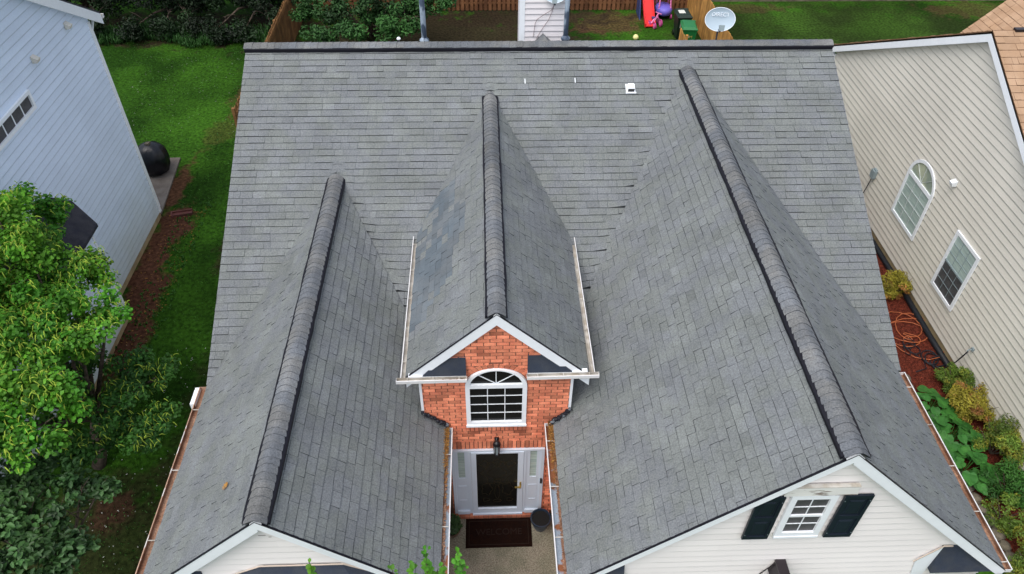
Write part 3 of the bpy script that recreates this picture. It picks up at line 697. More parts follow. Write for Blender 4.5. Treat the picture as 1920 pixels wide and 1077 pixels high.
# brick entry wall
WY = -7.611; WT = frame((0, WY, 0), (1, 0, 0), (0, 0, 1), (0, -1, 0))
bm_ = MB()
def wedge(z):
    lo, hi = -1.38, 1.14
    if z < 3.42: lo, hi = (-1.38+(3.44-z)*1.07 if z > 3.0 else -1.29), (1.14-(3.44-z)*.3 if z > 3.0 else 1.10); lo = max(-1.38, min(lo, -1.0)) if z > 3.0 else -1.30
    if z > 4.40: k = (DZ-.14-z)/SD; lo, hi = max(lo, DX-k), min(hi, DX+k)
    return lo, hi
WX0, WX1, WZ0, WZS, WAR = -.64, .395, 3.075, 4.17, .36
def spans(z):
    lo, hi = wedge(z)
    if hi-lo < .03: return []
    r = [(lo, hi)]
    def cut(r, a, b):
        o = []
        for p, q in r:
            if b <= p or a >= q: o.append((p, q))
            else:
                if a > p: o.append((p, a))
                if b < q: o.append((b, q))
        return o
    if z < 2.30: r = cut(r, -.97, .775)
    elif z < 2.545: r = cut(r, -2, 2)
    if 2.86 < z < 3.07: r = cut(r, -.66, .41)
    if 3.07 <= z < WZS: r = cut(r, WX0, WX1)
    elif WZS <= z < WZS+WAR+.1:
        t = (z-WZS)/(WAR+.1); hw = (.5175+.1)*math.sqrt(max(0, 1-t*t)); c = (WX0+WX1)/2; r = cut(r, c-hw, c+hw)
    return r
bricks(bm_, WT, spans, .13, 5.66, ch=.0795, bw=.205)
bm_.T = WT
rr = random.Random(4)
x = -1.3
while x < 1.1:        # soldier course over the door
    bm_.box(x, min(x+.060, 1.1), 2.31, 2.54, -.01, .010, 0, rr.choice((1, 1.05, .95, .75, .6))*rr.uniform(.9, 1.1)); x += .0775
x = -.655
while x < .36:        # rowlock sill under the window
    bm_.hexa([(x, 2.875, -.01), (x+.062, 2.875, -.01), (x+.062, 2.875, .03), (x, 2.875, .03)], [(x, 3.068, -.01), (x+.062, 3.068, -.01), (x+.062, 3.06, .045), (x, 3.06, .045)], 0, rr.choice((1, .95, .7, 1.05))*rr.uniform(.9, 1.1)); x += .0765
cx = (WX0+WX1)/2; n = 19
for k in range(n):    # arch ring
    t0, t1 = math.pi*(k+.08)/n, math.pi*(k+.92)/n; a, b = .5175+.004, WAR+.004
    P = lambda t, e: (cx+(a+e)*math.cos(t), WZS+(b+e)*math.sin(t))
    bm_.prism([P(t0, 0), P(t0, .095), P(t1, .095), P(t1, 0)], -.01, .012, 0, rr.choice((.85, .9, .7, .6, 1))*rr.uniform(.85, 1.05))
bm_.T = ORI
bm_.prism([(-1.38, 0.0), (1.14, 0.0), (1.14, 4.45), (DX+.02, 5.70), (DX-.02, 5.70), (-1.38, 4.45)], WY+.0, WY+.10, 1, axis=1)
bm_.build('brick_wall', ['brick', 'mortar'], H)
# brick return right of the door + step
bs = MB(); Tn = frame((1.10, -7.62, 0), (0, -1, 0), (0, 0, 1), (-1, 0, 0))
bricks(bs, Tn, lambda z: [(0, 2.86)], .05, 2.9, ch=.0795, seed=9); bs.T = ORI; bs.t = [q*.62 for q in bs.t]; bs.box(1.101, 1.115, -10.47, -7.62, 0, 2.9, 1)  # brick tints scaled down to paint in the shade of the porch recess
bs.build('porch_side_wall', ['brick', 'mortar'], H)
st = MB(); x = -1.05
while x < .85:
    st.box(x, x+.085, -7.72, -7.625, .045, .135+.0, 0, rr.uniform(.45, .65)); x += .095
st.box(-1.06, .86, -7.715, -7.61, .0, .128, 1); st.build('brick_step', ['brick', 'mortar'], H)

# arched window in brick
wn = window(H, WT, WX0, WX1, WZ0, WZS-.06+.0, fw=.075, depth=.05, nx=3, ny=4, glass='glass_dark', arch=WAR+.06, mw=.013, archf=.35)
ws = MB(WT); ws.box(WX0-.01, WX1+.01, WZ0-.035, WZ0+.005, .0505, .075); ws.build('sill', ['white_trim'], wn)

# entry door
D = MB(WT); y0 = .16
D.box(-.96, .765, 2.262, 2.305, 0, .05)                      # head
for a, b in ((-.96, -.90), (-.66, -.605), (.385, .43), (.70, .765)): D.box(a, b, y0, 2.262, 0, .05)
D.box(-.90, -.66, y0, .26, 0, .07); D.box(.43, .70, y0, .26, 0, .07)
D.box(-.605, .385, y0-.02, y0+.02, 0, .09)
door_frame = D.build('door_frame', ['door_white'], H)
for a, b in ((-.90, -.66), (.43, .70)):
    s_ = MB(WT); m_ = (a+b)/2+.0; gx0, gx1 = m_-.062, m_+.062
    s_.box(a, gx0, .26, 2.262, 0, .03); s_.box(gx1, b, .26, 2.262, 0, .03); s_.box(gx0, gx1, .26, 1.39, 0, .03); s_.box(gx0, gx1, 2.245, 2.262, 0, .03)
    for z0, z1 in ((.62, 1.12),):
        s_.box(gx0-.01, gx1+.01, z0, z0+.016, .031, .040); s_.box(gx0-.01, gx1+.01, z1, z1+.016, .031, .040)
        s_.box(gx0-.02, gx0-.01, z0, z1+.016, .031, .036); s_.box(gx1+.01, gx1+.02, z0, z1+.016, .031, .036)
    so = s_.build('sidelight', ['door_white'], H)
    g_ = MB(WT)
    for k in range(9): z = 1.395+k*.0944; g_.box(gx0, gx1, z, z+.088, .004, .012, 0)
    g_.box(gx0, gx1, 1.39, 2.245, 0, .003, 1); g_.build('pane', ['blind_glass', 'utility_grey'], so)
dd = MB(WT); a0, a1, b0, b1 = -.60, .38, .18, 2.255
dd.box(a0, a0+.10, b0, b1, .0, .065); dd.box(a1-.105, a1, b0, b1, 0, .065); dd.box(a0+.10, a1-.105, b1-.035, b1, 0, .065); dd.box(a0+.10, a1-.105, b0, b0+.15, 0, .065)
dd.box(a0+.10, a1-.105, b0+.15, b0+.17, 0, .04)
dr = dd.build('storm_door', ['door_white'], H)
gg = MB(WT); gg.box(a0+.10, a1-.105, b0+.17, b1-.035, 0, .03, 0)
gg.build('pane', ['door_glass'], dr)
lead = MB(WT)
def ring(cx, cz, rx, rz, th=.006, n=20, t0=0, t1=2*math.pi, lobes=0):
    for k in range(n):
        u0, u1 = t0+(t1-t0)*k/n, t0+(t1-t0)*(k+1)/n
        f0, f1 = 1+(.18*math.cos(lobes*u0) if lobes else 0), 1+(.18*math.cos(lobes*u1) if lobes else 0)
        p, q = (cx+rx*f0*math.cos(u0), cz+rz*f0*math.sin(u0)), (cx+rx*f1*math.cos(u1), cz+rz*f1*math.sin(u1))
        dx, dz = q[0]-p[0], q[1]-p[1]; l = math.hypot(dx, dz) or 1; nx, nz = -dz/l*th/2, dx/l*th/2
        lead.prism([(p[0]-nx, p[1]-nz), (q[0]-nx, q[1]-nz), (q[0]+nx, q[1]+nz), (p[0]+nx, p[1]+nz)], .0305, .033)
mcx = (a0+.1+a1-.105)/2
for c in ((mcx, 1.55, .16, .20, 4), (mcx, 1.55, .27, .36, 6), (mcx, 1.25, .07, .12, 0), (mcx-.24, 1.85, .09, .09, 4), (mcx+.24, 1.85, .09, .09, 4), (mcx, 1.9, .07, .1, 4),
          (mcx-.22, .62, .06, .06, 3), (mcx+.24, .62, .06, .06, 3), (mcx, .58, .08, .05, 0), (mcx-.2, 1.0, .1, .2, 5), (mcx+.2, 1.0, .1, .2, 5), (mcx, .9, .05, .24, 0)):
    lead = MB(WT); ring(*c[:4], lobes=c[4]); lead.build('leadwork', ['leadwork'], dr)
hd = MB(WT); hd.box(.315, .345, 1.07, 1.28, .0655, .080); hd.box(.225, .335, 1.12, 1.145, .0805, .105); hd.build('handle', ['brass'], dr)
db = MB(WT); db.box(.705, .745, 1.22, 1.36, .0505, .075); db.box(.716, .734, 1.245, 1.263, .0755, .08); tag(db.build('doorbell', ['black_metal']), 'small black doorbell on the white trim right of the front door', 'doorbell')
# flashing tar where the wings meet the brick
for s, x0, z0, x1, z1 in ((-1, -1.39, 3.46, -.99, 3.10), (1, 1.145, 3.45, .86, 3.12)):
    mb = MB(); n = 9
    for k in range(n):
        t = k/(n-1); x = x0+(x1-x0)*t; z = z0+(z1-z0)*t; r = random.uniform(.03, .052)
        mb.lathe([(r*.5, -r), (r, -r*.3), (r*.9, r*.5), (r*.3, r)], (x, WY-.04-random.uniform(0, .03), z+.01), n=7, jit=.3)
    mb.build('flashing', ['tar'], H)

# gable window, shutters, worn board on the right wing
gw = window(H, T2w, 3.68, 4.30, 4.215, 5.235, fw=.085, depth=.04, nx=2, ny=4, glass='screen_dark', glass2='screen_dark', meet=2, mw=.012)
s_ = MB(T2w); s_.box(3.68, 4.30, 4.17, 4.214, .014, .05); s_.build('sill', ['white_trim'], gw)
for a, b in ((3.235, 3.595), (4.385, 4.765)):
    sh = MB(T2w); z0, z1 = 4.17, 5.225
    sh.box(a, b, z0, z1, .015, .035)
    for (p, q, r_, t) in ((a, a+.05, z0, z1), (b-.05, b, z0, z1), (a+.05, b-.05, z0, z0+.07), (a+.05, b-.05, z1-.07, z1), (a+.05, b-.05, (z0+z1)/2-.04, (z0+z1)/2+.04)): sh.box(p, q, r_, t, .0355, .05)
    for zz0, zz1 in ((z0+.11, (z0+z1)/2-.08), ((z0+z1)/2+.08, z1-.11)): sh.hexa([(a+.085, zz0, .036), (b-.085, zz0, .036), (b-.085, zz1, .036), (a+.085, zz1, .036)], [(a+.11, zz0+.03, .049), (b-.11, zz0+.03, .049), (b-.11, zz1-.03, .049), (a+.11, zz1-.03, .049)])
    for xx, zz in ((a+.02, z0+.12), (a+.02, z1-.12), (b-.02, z0+.12), (b-.02, z1-.12)): sh.box(xx-.006, xx+.006, zz-.006, zz+.006, .0505, .054, 1)
    sh.build('shutter', ['shutter', 'utility_grey'], H)
hb = MB(T2w); hb.hexa([(3.56, 5.25, .005), (4.53, 5.25, .005), (4.53, 5.25, .045), (3.56, 5.25, .045)], [(3.56, 5.455, .005), (4.49, 5.46, .005), (4.49, 5.46, .06), (3.58, 5.455, .06)])
hb.box(3.54, 4.5, 5.462, 5.472, .005, .065, 1)
hb.build('window_header', ['worn_board', 'gutter_in'], H)
# roof jacks
def tall_pipe(x, y, z, r, h, kink=0):
    mb = MB(); mb.tube([(x, y, z-.3), (x, y, z+.35), (x, y, z+h)], r, n=16); 
    mb.lathe([(r+.035, -.02), (r+.05, .01), (r+.045, .035), (r+.015, .06), (r+.002, .09)], (x, y, z), n=18)
    return mb.build('vent_pipe', ['galvanised'], mr, smooth=True)
tall_pipe(-1.55, .36, 6.44, .058, 2.3); tall_pipe(1.60, .42, 6.44, .055, 2.4)
mb = MB(); mb.tube([(-2.11, .3, 6.3), (-2.11, .3, 6.50)], .02, n=8, mi=1); mb.lathe([(.02, 0), (.045, .01), (.045, .03), (.02, .055)], (-2.11, .3, 6.50), n=12); mb.build('roof_vent', ['white_trim', 'dark_metal'], mr)
# box vent on the front slope
n_ = Vector((0, -.4472, .8944)); vs = Vector((0, .8944, .4472))
BV = frame((2.9, -1.06, RH-.53), (1, 0, 0), vs, n_)
mb = MB(BV); mb.box(-.10, .10, -.09, .13, .012, .022); mb.box(-.11, .11, -.125, -.09, .012, .05)
mb.hexa([(-.075, -.07, .022), (.075, -.07, .022), (.075, .10, .022), (-.075, .10, .022)], [(-.055, -.07, .14), (.065, -.07, .14), (.065, .10, .085), (-.055, .10, .085)])
mb.box(-.07, .07, -.078, -.0705, .03, .12, 1); mb.box(.0, .012, -.01, .004, .128, .134, 1)
mb.build('box_vent', ['white_trim', 'black_metal'], mr)
for x, y in ((.64, -.86), (1.72, -.85)):
    TT = frame((x, y, RH+y*.5), (1, 0, 0), vs, n_); mb = MB(TT); mb.box(-.008, .008, -.06, .06, .012, .022); mb.build('nail_strip', ['white_trim'], mr)
# chimney
ch = MB(); x0, x1, cy0, cy1, cz = .60, 1.66, .9, 1.9, 9.2
lap_siding(ch, frame((0, cy0, 0), (1, 0, 0), (0, 0, 1), (0, -1, 0)), [(x0+.09, 5.8), (x1, 5.8), (x1, cz), (x0+.09, cz)], .132, z0=5.872)
ch.box(x0, x1, cy0, cy1, 5.5, cz, 0, .97); cho = ch.build('chimney', ['chimney_vinyl'], H)
mb = MB(); mb.box(x0-.02, x0+.105, cy0-.022, cy0-.0005, 5.6, cz); mb.box(x0-.02, x0-.0005, cy0-.0005, cy0+.1, 5.6, cz); mb.box(x1-.01, x1+.02, cy0-.022, cy0-.0005, 5.6, cz); mb.build('corner_trim', ['white_trim'], cho)
mb = MB(); tz = 6.66
tz = 6.36; mb.add([(1.13, cy0, tz), (1.13, .30, tz), (1.0, .22, RH-.13), (1.26, .22, RH-.13), (.88, cy0, tz-.24), (1.38, cy0, tz-.24)], [(0, 4, 2, 1), (0, 1, 3, 5), (1, 2, 3)])
mb.build('cricket', ['cap_shingle'], H)
mb = MB(); mb.tube([(1.36, .86, 7.06), (1.30, .85, 6.92), (1.12, .86, 6.80), (.98, .86, 6.70), (.94, .86, 6.6), (.91, .86, 6.3)], .006, n=5)
mb.tube([(1.36, .86, 7.06), (1.32, .86, 6.9), (1.24, .86, 6.68), (1.12, .86, 6.5), (.98, .86, 6.25)], .006, n=5); tag(mb.build('cable', ['cable']), 'two thin grey cables hanging down the white chimney siding', 'cable')

# ------------------------------------------------------------ dishes
def dish(loc, w_, h_, face, label, text=None, mast=.5, logo=True):
    t = thing('satellite_dish', loc, label, 'satellite dish'); o = Vector(loc)
    f = Vector(face).normalized(); A = Vector((0, 0, 1)).cross(f).normalized(); B = f.cross(A)
    c = o+Vector((0, 0, mast)); T = frame(c, A, B, f)
    mb = MB(T); K, N = 6, 32; V = [(0, 0, -.06)]; Fc = []
    for i in range(1, K+1):
        for k in range(N): a = 2*math.pi*k/N; r = i/K; V.append((w_/2*r*math.cos(a), h_/2*r*math.sin(a), -.06+.06*r*r))
    for k in range(N): Fc.append((0, 1+k, 1+(k+1) % N))
    for i in range(K-1):
        for k in range(N): a = 1+i*N; Fc.append((a+k, a+N+k, a+N+(k+1) % N, a+(k+1) % N))
    mb.add(V, Fc); mb.add([(x, y, z-.006) for x, y, z in V], [tuple(reversed(q)) for q in Fc])
    e = 1+(K-1)*N
    rim = MB(T); rim.tube([(w_/2*math.cos(2*math.pi*k/N), h_/2*math.sin(2*math.pi*k/N), 0) for k in range(N+1)], .008, n=6, cap=False)
    refl = mb.build('reflector', ['dish_grey'], t, smooth=True); rim.build('rim', ['dish_logo'], refl)
    mt = MB(); mt.tube([tuple(o), tuple(o+Vector((0, .02, mast*.6))), tuple(c-f*.09)], .02, n=8); mt.build('mast', ['dark_metal'], t)
    ar = MB(T); ar.tube([(0, -h_*.42, .0), (0, -h_*.52, .12), (.0, -h_*.40, .30)], .016, n=6); ar.build('feed_arm', ['dark_metal'], t)
    hd_ = MB(T); hd_.hexa([(-.045, -h_*.40-.02, .27), (.045, -h_*.40-.02, .27), (.05, -h_*.40-.02, .36), (-.05, -h_*.40-.02, .36)], [(-.055, -h_*.40+.09, .27), (.055, -h_*.40+.09, .27), (.06, -h_*.40+.10, .36), (-.06, -h_*.40+.10, .36)]); hd_.build('feed_horn', ['utility_grey'], t)
    if text:
        textmesh('lettering', text, .115, 'dish_logo', refl, c+f*(-.030)+B*(h_*.20)+A*.04, A, B, ext=.004)
        lg = MB(T); lg.prism([(-.235+.035*math.cos(k*math.pi/8), h_*.20+.035*math.sin(k*math.pi/8)) for k in range(16)], -.034, -.028); lg.build('logo', ['dish_logo'], refl)
    return t
dish((5.02, .40, 6.38), .66, .50, (-.12, -.93, .35), 'oval grey satellite dish on a short mast behind the main roof ridge', 'DIRECTV', mast=.50)
dish((1.36, .80, 7.05), .45, .36, (-.1, -.9, .3), 'small grey dish bracketed high on the front of the white chimney', None, mast=.24)

# ------------------------------------------------------------ porch things
t = thing('wall_lantern', (-.12, WY-.02, 2.3), 'black wall lantern mounted on the brick above the front door', 'lantern')
mb = MB(); mb.box(-.16, -.08, WY-.035, WY-.013, 2.42, 2.66); mb.tube([(-.12, WY-.03, 2.62), (-.12, WY-.09, 2.72), (-.12, WY-.14, 2.69)], .014, n=6); mb.build('bracket', ['black_metal'], t)
mb = MB(); mb.lathe([(.012, .19), (.05, .16), (.075, .10), (.07, .09)][::-1], (-.12, WY-.14, 2.52), n=12)
mb.lathe([(.03, -.22), (.05, -.2), (.052, -.195)], (-.12, WY-.14, 2.52), n=8)
for k in range(6): a = k*math.pi/3; mb.tube([(-.12+.045*math.cos(a), WY-.14+.045*math.sin(a), 2.32), (-.12+.062*math.cos(a), WY-.14+.062*math.sin(a), 2.62)], .006, n=4)
mb.build('cage', ['black_metal'], t)
mb = MB(); mb.lathe([(.036, -.19), (.055, .08)], (-.12, WY-.14, 2.52), n=6); mb.build('glass', ['utility_grey'], t)

t = thing('doormat', (-.09, -8.03, .05), 'dark brown rectangular welcome mat in front of the door step', 'doormat')
mb = MB(); mb.box(-.75, .56, -8.36, -7.735, .052, .072); mb.build('mat', ['mat_brown'], t)
mb = MB()
for a, b, c, d in ((-.69, .50, -8.31, -8.295), (-.69, .50, -7.80, -7.785), (-.69, -.675, -8.295, -7.80), (.485, .50, -8.295, -7.80)): mb.box(a, b, c, d, .0725, .076)
mb.build('border', ['mat_letter'], t)
textmesh('lettering', 'WELCOME', .19, 'mat_letter', t, (-.09, -8.04, .0745), (1, 0, 0), (0, 1, 0), ext=.002)

def pot(loc, r, h, mat, label, name='flower_pot'):
    t = thing(name, loc, label, 'flower pot'); mb = MB()
    mb.lathe([(r*.62, 0), (r*.8, h*.4), (r*.92, h*.85), (r*1.03, h*.88), (r*1.03, h), (r*.93, h), (r*.88, h*.86)], loc, n=28); mb.build('pot', [mat], t, smooth=False)
    mb = MB(); mb.lathe([(r*.87, h*.862), (r*.87, h*.885)], loc, n=20); mb.build('soil', ['potting_soil'], t)
    return t
pot((.74, -7.93, .05), .20, .34, 'pot_blue', 'empty dark blue pot right of the doormat')
t = pot((-1.02, -8.03, .05), .17, .20, 'pot_brown', 'brown planter with a round dark green bush left of the doormat')
P, N_, T_ = clump_points([(-1.02, -8.03, .40, .20)], 900, shell=.5, flat=.9); leaf_mesh('foliage', P, N_, .05, 'leaf_dark', t, T_*1.1)
t = thing('welcome_sign', (-1.16, -7.8, .05), 'tall brown plank sign with white letters leaning left of the front door', 'sign')
TS = frame((-1.13, -7.66, .05), (.85, -.12, 0), (0, .03, 1), (.12, -1, 0))
mb = MB(frame((-1.16, -7.655, .05), (1, 0, 0), (0, .02, 1), (0, -1, .02))); mb.box(-.16, .17, 0, 1.75, 0, .03); mb.build('board', ['sign_brown'], t)
for i, ch_ in enumerate('WELCOME'): textmesh('letter', ch_, .24, 'sign_letter', t, (-1.15, -7.687, 1.66-i*.222), (1, 0, 0), (0, 0, 1), ext=.003)

# dark bronze light under the right gable
t = thing('wall_light', (3.6, -10.75, 3.9), 'dark bronze carriage light fixed to the white siding below the gable window', 'wall light')
mb = MB(); mb.hexa([(3.44, -10.84, 4.00), (3.60, -10.84, 4.00), (3.60, -10.488, 4.00), (3.44, -10.488, 4.00)], [(3.50, -10.84, 4.26), (3.62, -10.84, 4.26), (3.62, -10.488, 4.26), (3.50, -10.488, 4.26)])
mb.box(3.48, 3.635, -10.86, -10.486, 4.26, 4.29); mb.hexa([(3.60, -10.80, 3.7), (3.72, -10.80, 3.7), (3.72, -10.55, 3.7), (3.60, -10.55, 3.7)], [(3.58, -10.8, 4.21), (3.66, -10.8, 4.21), (3.66, -10.55, 4.21), (3.58, -10.55, 4.21)])
mb.box(3.46, 3.60, -10.84, -10.55, 3.6, 4.0); mb.build('housing', ['bronze'], t)
mb = MB(); mb.tube([(3.49, -10.83, 4.24), (3.36, -10.80, 3.9), (3.30, -10.8, 3.7)], .008, n=5); mb.tube([(3.49, -10.52, 4.24), (3.36, -10.5, 3.9), (3.30, -10.5, 3.7)], .008, n=5); mb.build('scroll', ['bronze'], t)

for o in t.children: o.location.z -= .82; o.location.x += .42
lf = MB(); lx, ly = -4.02, -9.65; lz = AZ-SA*(AX-lx)+.03
for k in range(7):
    a = k*.9; lf.add([(lx, ly, lz+.01), (lx+.05*math.cos(a), ly+.06*math.sin(a), lz+.02-.045*math.cos(a)*-1), (lx+.05*math.cos(a+.7), ly+.06*math.sin(a+.7), lz+.03+.045*math.cos(a+.7))], [(0, 1, 2)], 0, .9+.05*k)
tag(lf.build('dry_leaf', ['dead_leaf']), 'small crumpled orange leaf lying on the left gable roof', 'leaf')

# ============================================================ LEFT NEIGHBOUR
LN = thing('blue_house', (-13, -2, 0), 'two storey house with pale blue siding at the left edge', 'house')
LX = -9.9; T = frame((LX, 0, 0), (0, 1, 0), (0, 0, 1), (1, 0, 0))
apex = (-2.6, 5.93+5.45*.62)
poly = [(2.55, .2), (2.55, 6.05), (-2.6, apex[1]-.05), (-7.75, 6.05), (-7.75, .2)]
mb = MB(); lap_siding(mb, T, poly, .175, z0=.2); mb.prism([(2.55, .2), (2.55, 6.04), (-2.6, apex[1]-.06), (-7.75, 6.04), (-7.75, .2)], LX-.1, LX, axis=0)
mb.box(-18, LX-.1, 2.45, 2.55, .2, 5.9); mb.box(-18, LX-.1, -7.75, -7.65, .2, 5.9)
mb.build('siding_wall', ['blue_vinyl'], LN)
mb = MB(); mb.box(-18, LX-.012, -7.74, 2.54, 0, .2); mb.build('foundation', ['foundation'], LN)
mb = MB(); mb.box(LX-.02, LX+.036, 2.46, 2.575, .2, 5.98); mb.box(LX-.12, LX-.02, 2.552, 2.575, .2, 5.98); mb.build('corner_trim', ['white_trim'], LN)
mb = MB(); mb.tube([(LX-.03, 2.66, .3), (LX-.03, 2.66, 5.7), (LX-.03, 2.85, 5.86)], .035, n=8); mb.build('downspout', ['white_trim'], LN)
mb = MB(); s62 = .62
for s in (1, -1):
    f = lambda y: apex[1]-(abs(y+2.6))*s62+.14
    e = -2.6+s*5.6
    mb.prism([(-2.6, f(-2.6)), (e, f(e)), (e, f(e)-.26), (-2.6, f(-2.6)-.26)], LX+.12, LX+.15, axis=0)
    mb.prism([(-2.6, f(-2.6)-.20), (e, f(e)-.20), (e, f(e)-.22), (-2.6, f(-2.6)-.22)], LX, LX+.12, axis=0)
mb.build('rake_board', ['white_trim'], LN)
mb = MB()
for s in (1, -1):
    e = -2.6+s*5.62; mb.hexa([(-18, -2.6, f(-2.6)), (LX+.14, -2.6, f(-2.6)), (LX+.14, e, f(e)), (-18, e, f(e))], [(-18, -2.6, f(-2.6)+.05), (LX+.14, -2.6, f(-2.6)+.05), (LX+.14, e, f(e)+.05), (-18, e, f(e)+.05)])
mb.build('roof', ['dark_roof'], LN)
gutter(LN, (-18, 3.02, 5.98-.05), (LX+.15, 3.02, 5.93), (0, 1, 0))
Tw = frame((LX+.024, 0, 0), (0, 1, 0), (0, 0, 1), (1, 0, 0))
window(LN, Tw, -2.62, -.90, 5.57, 6.0, fw=.075, nx=4, ny=1, glass='screen_dark', depth=.05, mw=.03)
for y, z in ((1.5, 6.37), (-.24, 6.39)):
    mb = MB(Tw); mb.hexa([(y-.07, z-.10, 0), (y+.07, z-.10, 0), (y+.07, z-.10, .10), (y-.07, z-.10, .10)], [(y-.07, z+.05, 0), (y+.07, z+.05, 0), (y+.07, z-.03, .13), (y-.07, z-.03, .13)]); mb.build('wall_vent', ['beige_vinyl'], LN)
# bump-out with small hipped roof
mb = MB(); Tb = frame((-9.4, 0, 0), (0, 1, 0), (0, 0, 1), (1, 0, 0))
lap_siding(mb, Tb, [(-1.76, .2), (-1.76, 2.80), (-4.4, 2.80), (-4.4, .2)], .18, z0=.2)
mb.box(-9.9, -9.4, -4.4, -1.76, .2, 2.80); mb.build('bump_out', ['blue_vinyl'], LN)
mb = MB(); mb.box(-9.88, -9.42, -4.38, -1.78, 0, .2); mb.build('foundation', ['foundation'], LN)
mb = MB(); mb.box(-9.45, -9.375, -1.80, -1.735, .2, 2.7); mb.build('corner_trim', ['white_trim'], LN)
mb = MB(); mb.add([(-9.87, -1.92, 3.97), (-9.87, -1.15, 3.28), (-9.33, -1.47, 2.86), (-9.33, -4.7, 2.86), (-9.87, -4.9, 3.28), (-9.87, -4.1, 3.97), (-9.33, -1.47, 2.78), (-9.33, -4.7, 2.78), (-9.87, -1.15, 2.9)],
                  [(0, 1, 2, 3, 5), (5, 3, 4), (2, 6, 7, 3), (1, 8, 6, 2)])
mb.build('bump_out_roof', ['dark_roof'], LN)

# grill in a black cover, planks
t = thing('covered_grill', (-10.72, 4.85, .06), 'round grill wrapped in a shiny black plastic bag on the patio slab', 'grill')
mb = MB(); mb.lathe([(.20, 0), (.36, .06), (.44, .25), (.47, .5), (.44, .72), (.34, .90), (.18, 1.0), (.05, 1.04)], (-10.72, 4.85, .06), n=40, jit=.09); mb.build('cover', ['plastic_black'], t, smooth=True)
mb = MB(); mb.hexa([(-10.78, 4.75, 1.05), (-10.64, 4.73, 1.05), (-10.62, 4.88, 1.05), (-10.77, 4.89, 1.05)], [(-10.78, 4.76, 1.12), (-10.64, 4.74, 1.14), (-10.62, 4.87, 1.15), (-10.77, 4.88, 1.11)]); mb.build('weight', ['curb_stone'], t)
t = thing('splash_block', (-9.35, 2.62, 0), 'brown trough shaped splash block on red soil by the blue house corner', 'splash block')
c, s = math.cos(.22), math.sin(.22); mb = MB(frame((-9.33, 2.62, .01), (c, s, 0), (-s, c, 0), (0, 0, 1)))
mb.box(-.30, .30, -.11, .11, 0, .03); mb.box(-.30, .30, .08, .11, .03, .08); mb.box(-.30, .30, -.11, -.08, .03, .08); mb.box(-.30, -.27, -.08, .08, .03, .08); mb.build('block', ['plank_brown'], t)

# ============================================================ RIGHT NEIGHBOUR
RN = thing('beige_house', (14, -1, 0), 'beige sided house with tan shingle roof at the right edge', 'house')
RX = 11.05; T = frame((RX, 0, 0), (0, -1, 0), (0, 0, 1), (-1, 0, 0))   # a = -y
RA, RZ, SR = .25, 6.86, .512
poly = [(-6.65, .20), (7.35, .20), (7.35, RZ-.22-SR*7.1), (RA, RZ-.22), (-6.65, RZ-.22-SR*6.9)]
mb = MB(); lap_siding(mb, T, poly, .18, z0=.20, proud=.026)
mb.prism([(6.65, .25), (-7.35, .25), (-7.35, RZ-.24-SR*7.1), (-RA, RZ-.24), (6.65, RZ-.24-SR*6.9)], RX, RX+.1, axis=0)
mb.box(RX+.1, 20, 6.55, 6.65, .25, 3.0); mb.box(RX+.1, 20, -7.35, -7.25, .25, 3.0)
mb.build('siding_wall', ['beige_vinyl'], RN)
mb = MB(); mb.box(RX+.012, 20, -7.3, 6.6, 0, .2); mb.build('foundation', ['foundation'], RN)
rz = lambda y: RZ-SR*abs(y+RA)
mb = MB()
for e in (7.15, -7.6):
    mb.prism([(-RA, rz(-RA)), (e, rz(e)), (e, rz(e)-.23), (-RA, rz(-RA)-.23)], 10.87, 10.90, axis=0)
    mb.prism([(-RA, rz(-RA)-.215), (e, rz(e)-.215), (e, rz(e)-.235), (-RA, rz(-RA)-.235)], 10.90, RX, axis=0)
mb.build('rake_board', ['white_trim'], RN)
shingle_slope('roof', [(10.87, -RA, RZ+.02), (20, -RA, RZ+.02), (20, -7.6, rz(-7.6)+.02), (10.87, -7.6, rz(-7.6)+.02)], (1, 0, 0), RN, mats=('tan_shingle', 'tan_edge', 'tan_shingle'), exp=.18, deck=.06, seed=51)
shingle_slope('roof', [(10.87, -RA, RZ+.02), (20, -RA, RZ+.02), (20, 7.15, rz(7.15)+.02), (10.87, 7.15, rz(7.15)+.02)], (1, 0, 0), RN, mats=('tan_shingle', 'tan_edge', 'tan_shingle'), exp=.18, deck=.06, seed=52, widths=(.3, .4))
mb = MB(); mb.box(11.35, 19, -RA-.06, -RA+.06, RZ+.02, RZ+.07); mb.build('ridge_vent', ['bronze'], RN)
# rear wing: ridge along y, slope facing left
wz = 5.2
shingle_slope('roof', [(16.2, 6.0, 5.85), (16.2, 0, 5.85), (13.9, 0, 3.53), (13.9, 6.0, 3.53)], (0, 1, 0), RN, mats=('tan_shingle', 'tan_edge', 'tan_shingle'), exp=.18, deck=.08, seed=53)
mb = MB(); mb.box(14.2, 18, 5.2, 5.8, 0, 3.4); mb.build('rear_wing', ['beige_vinyl'], RN)
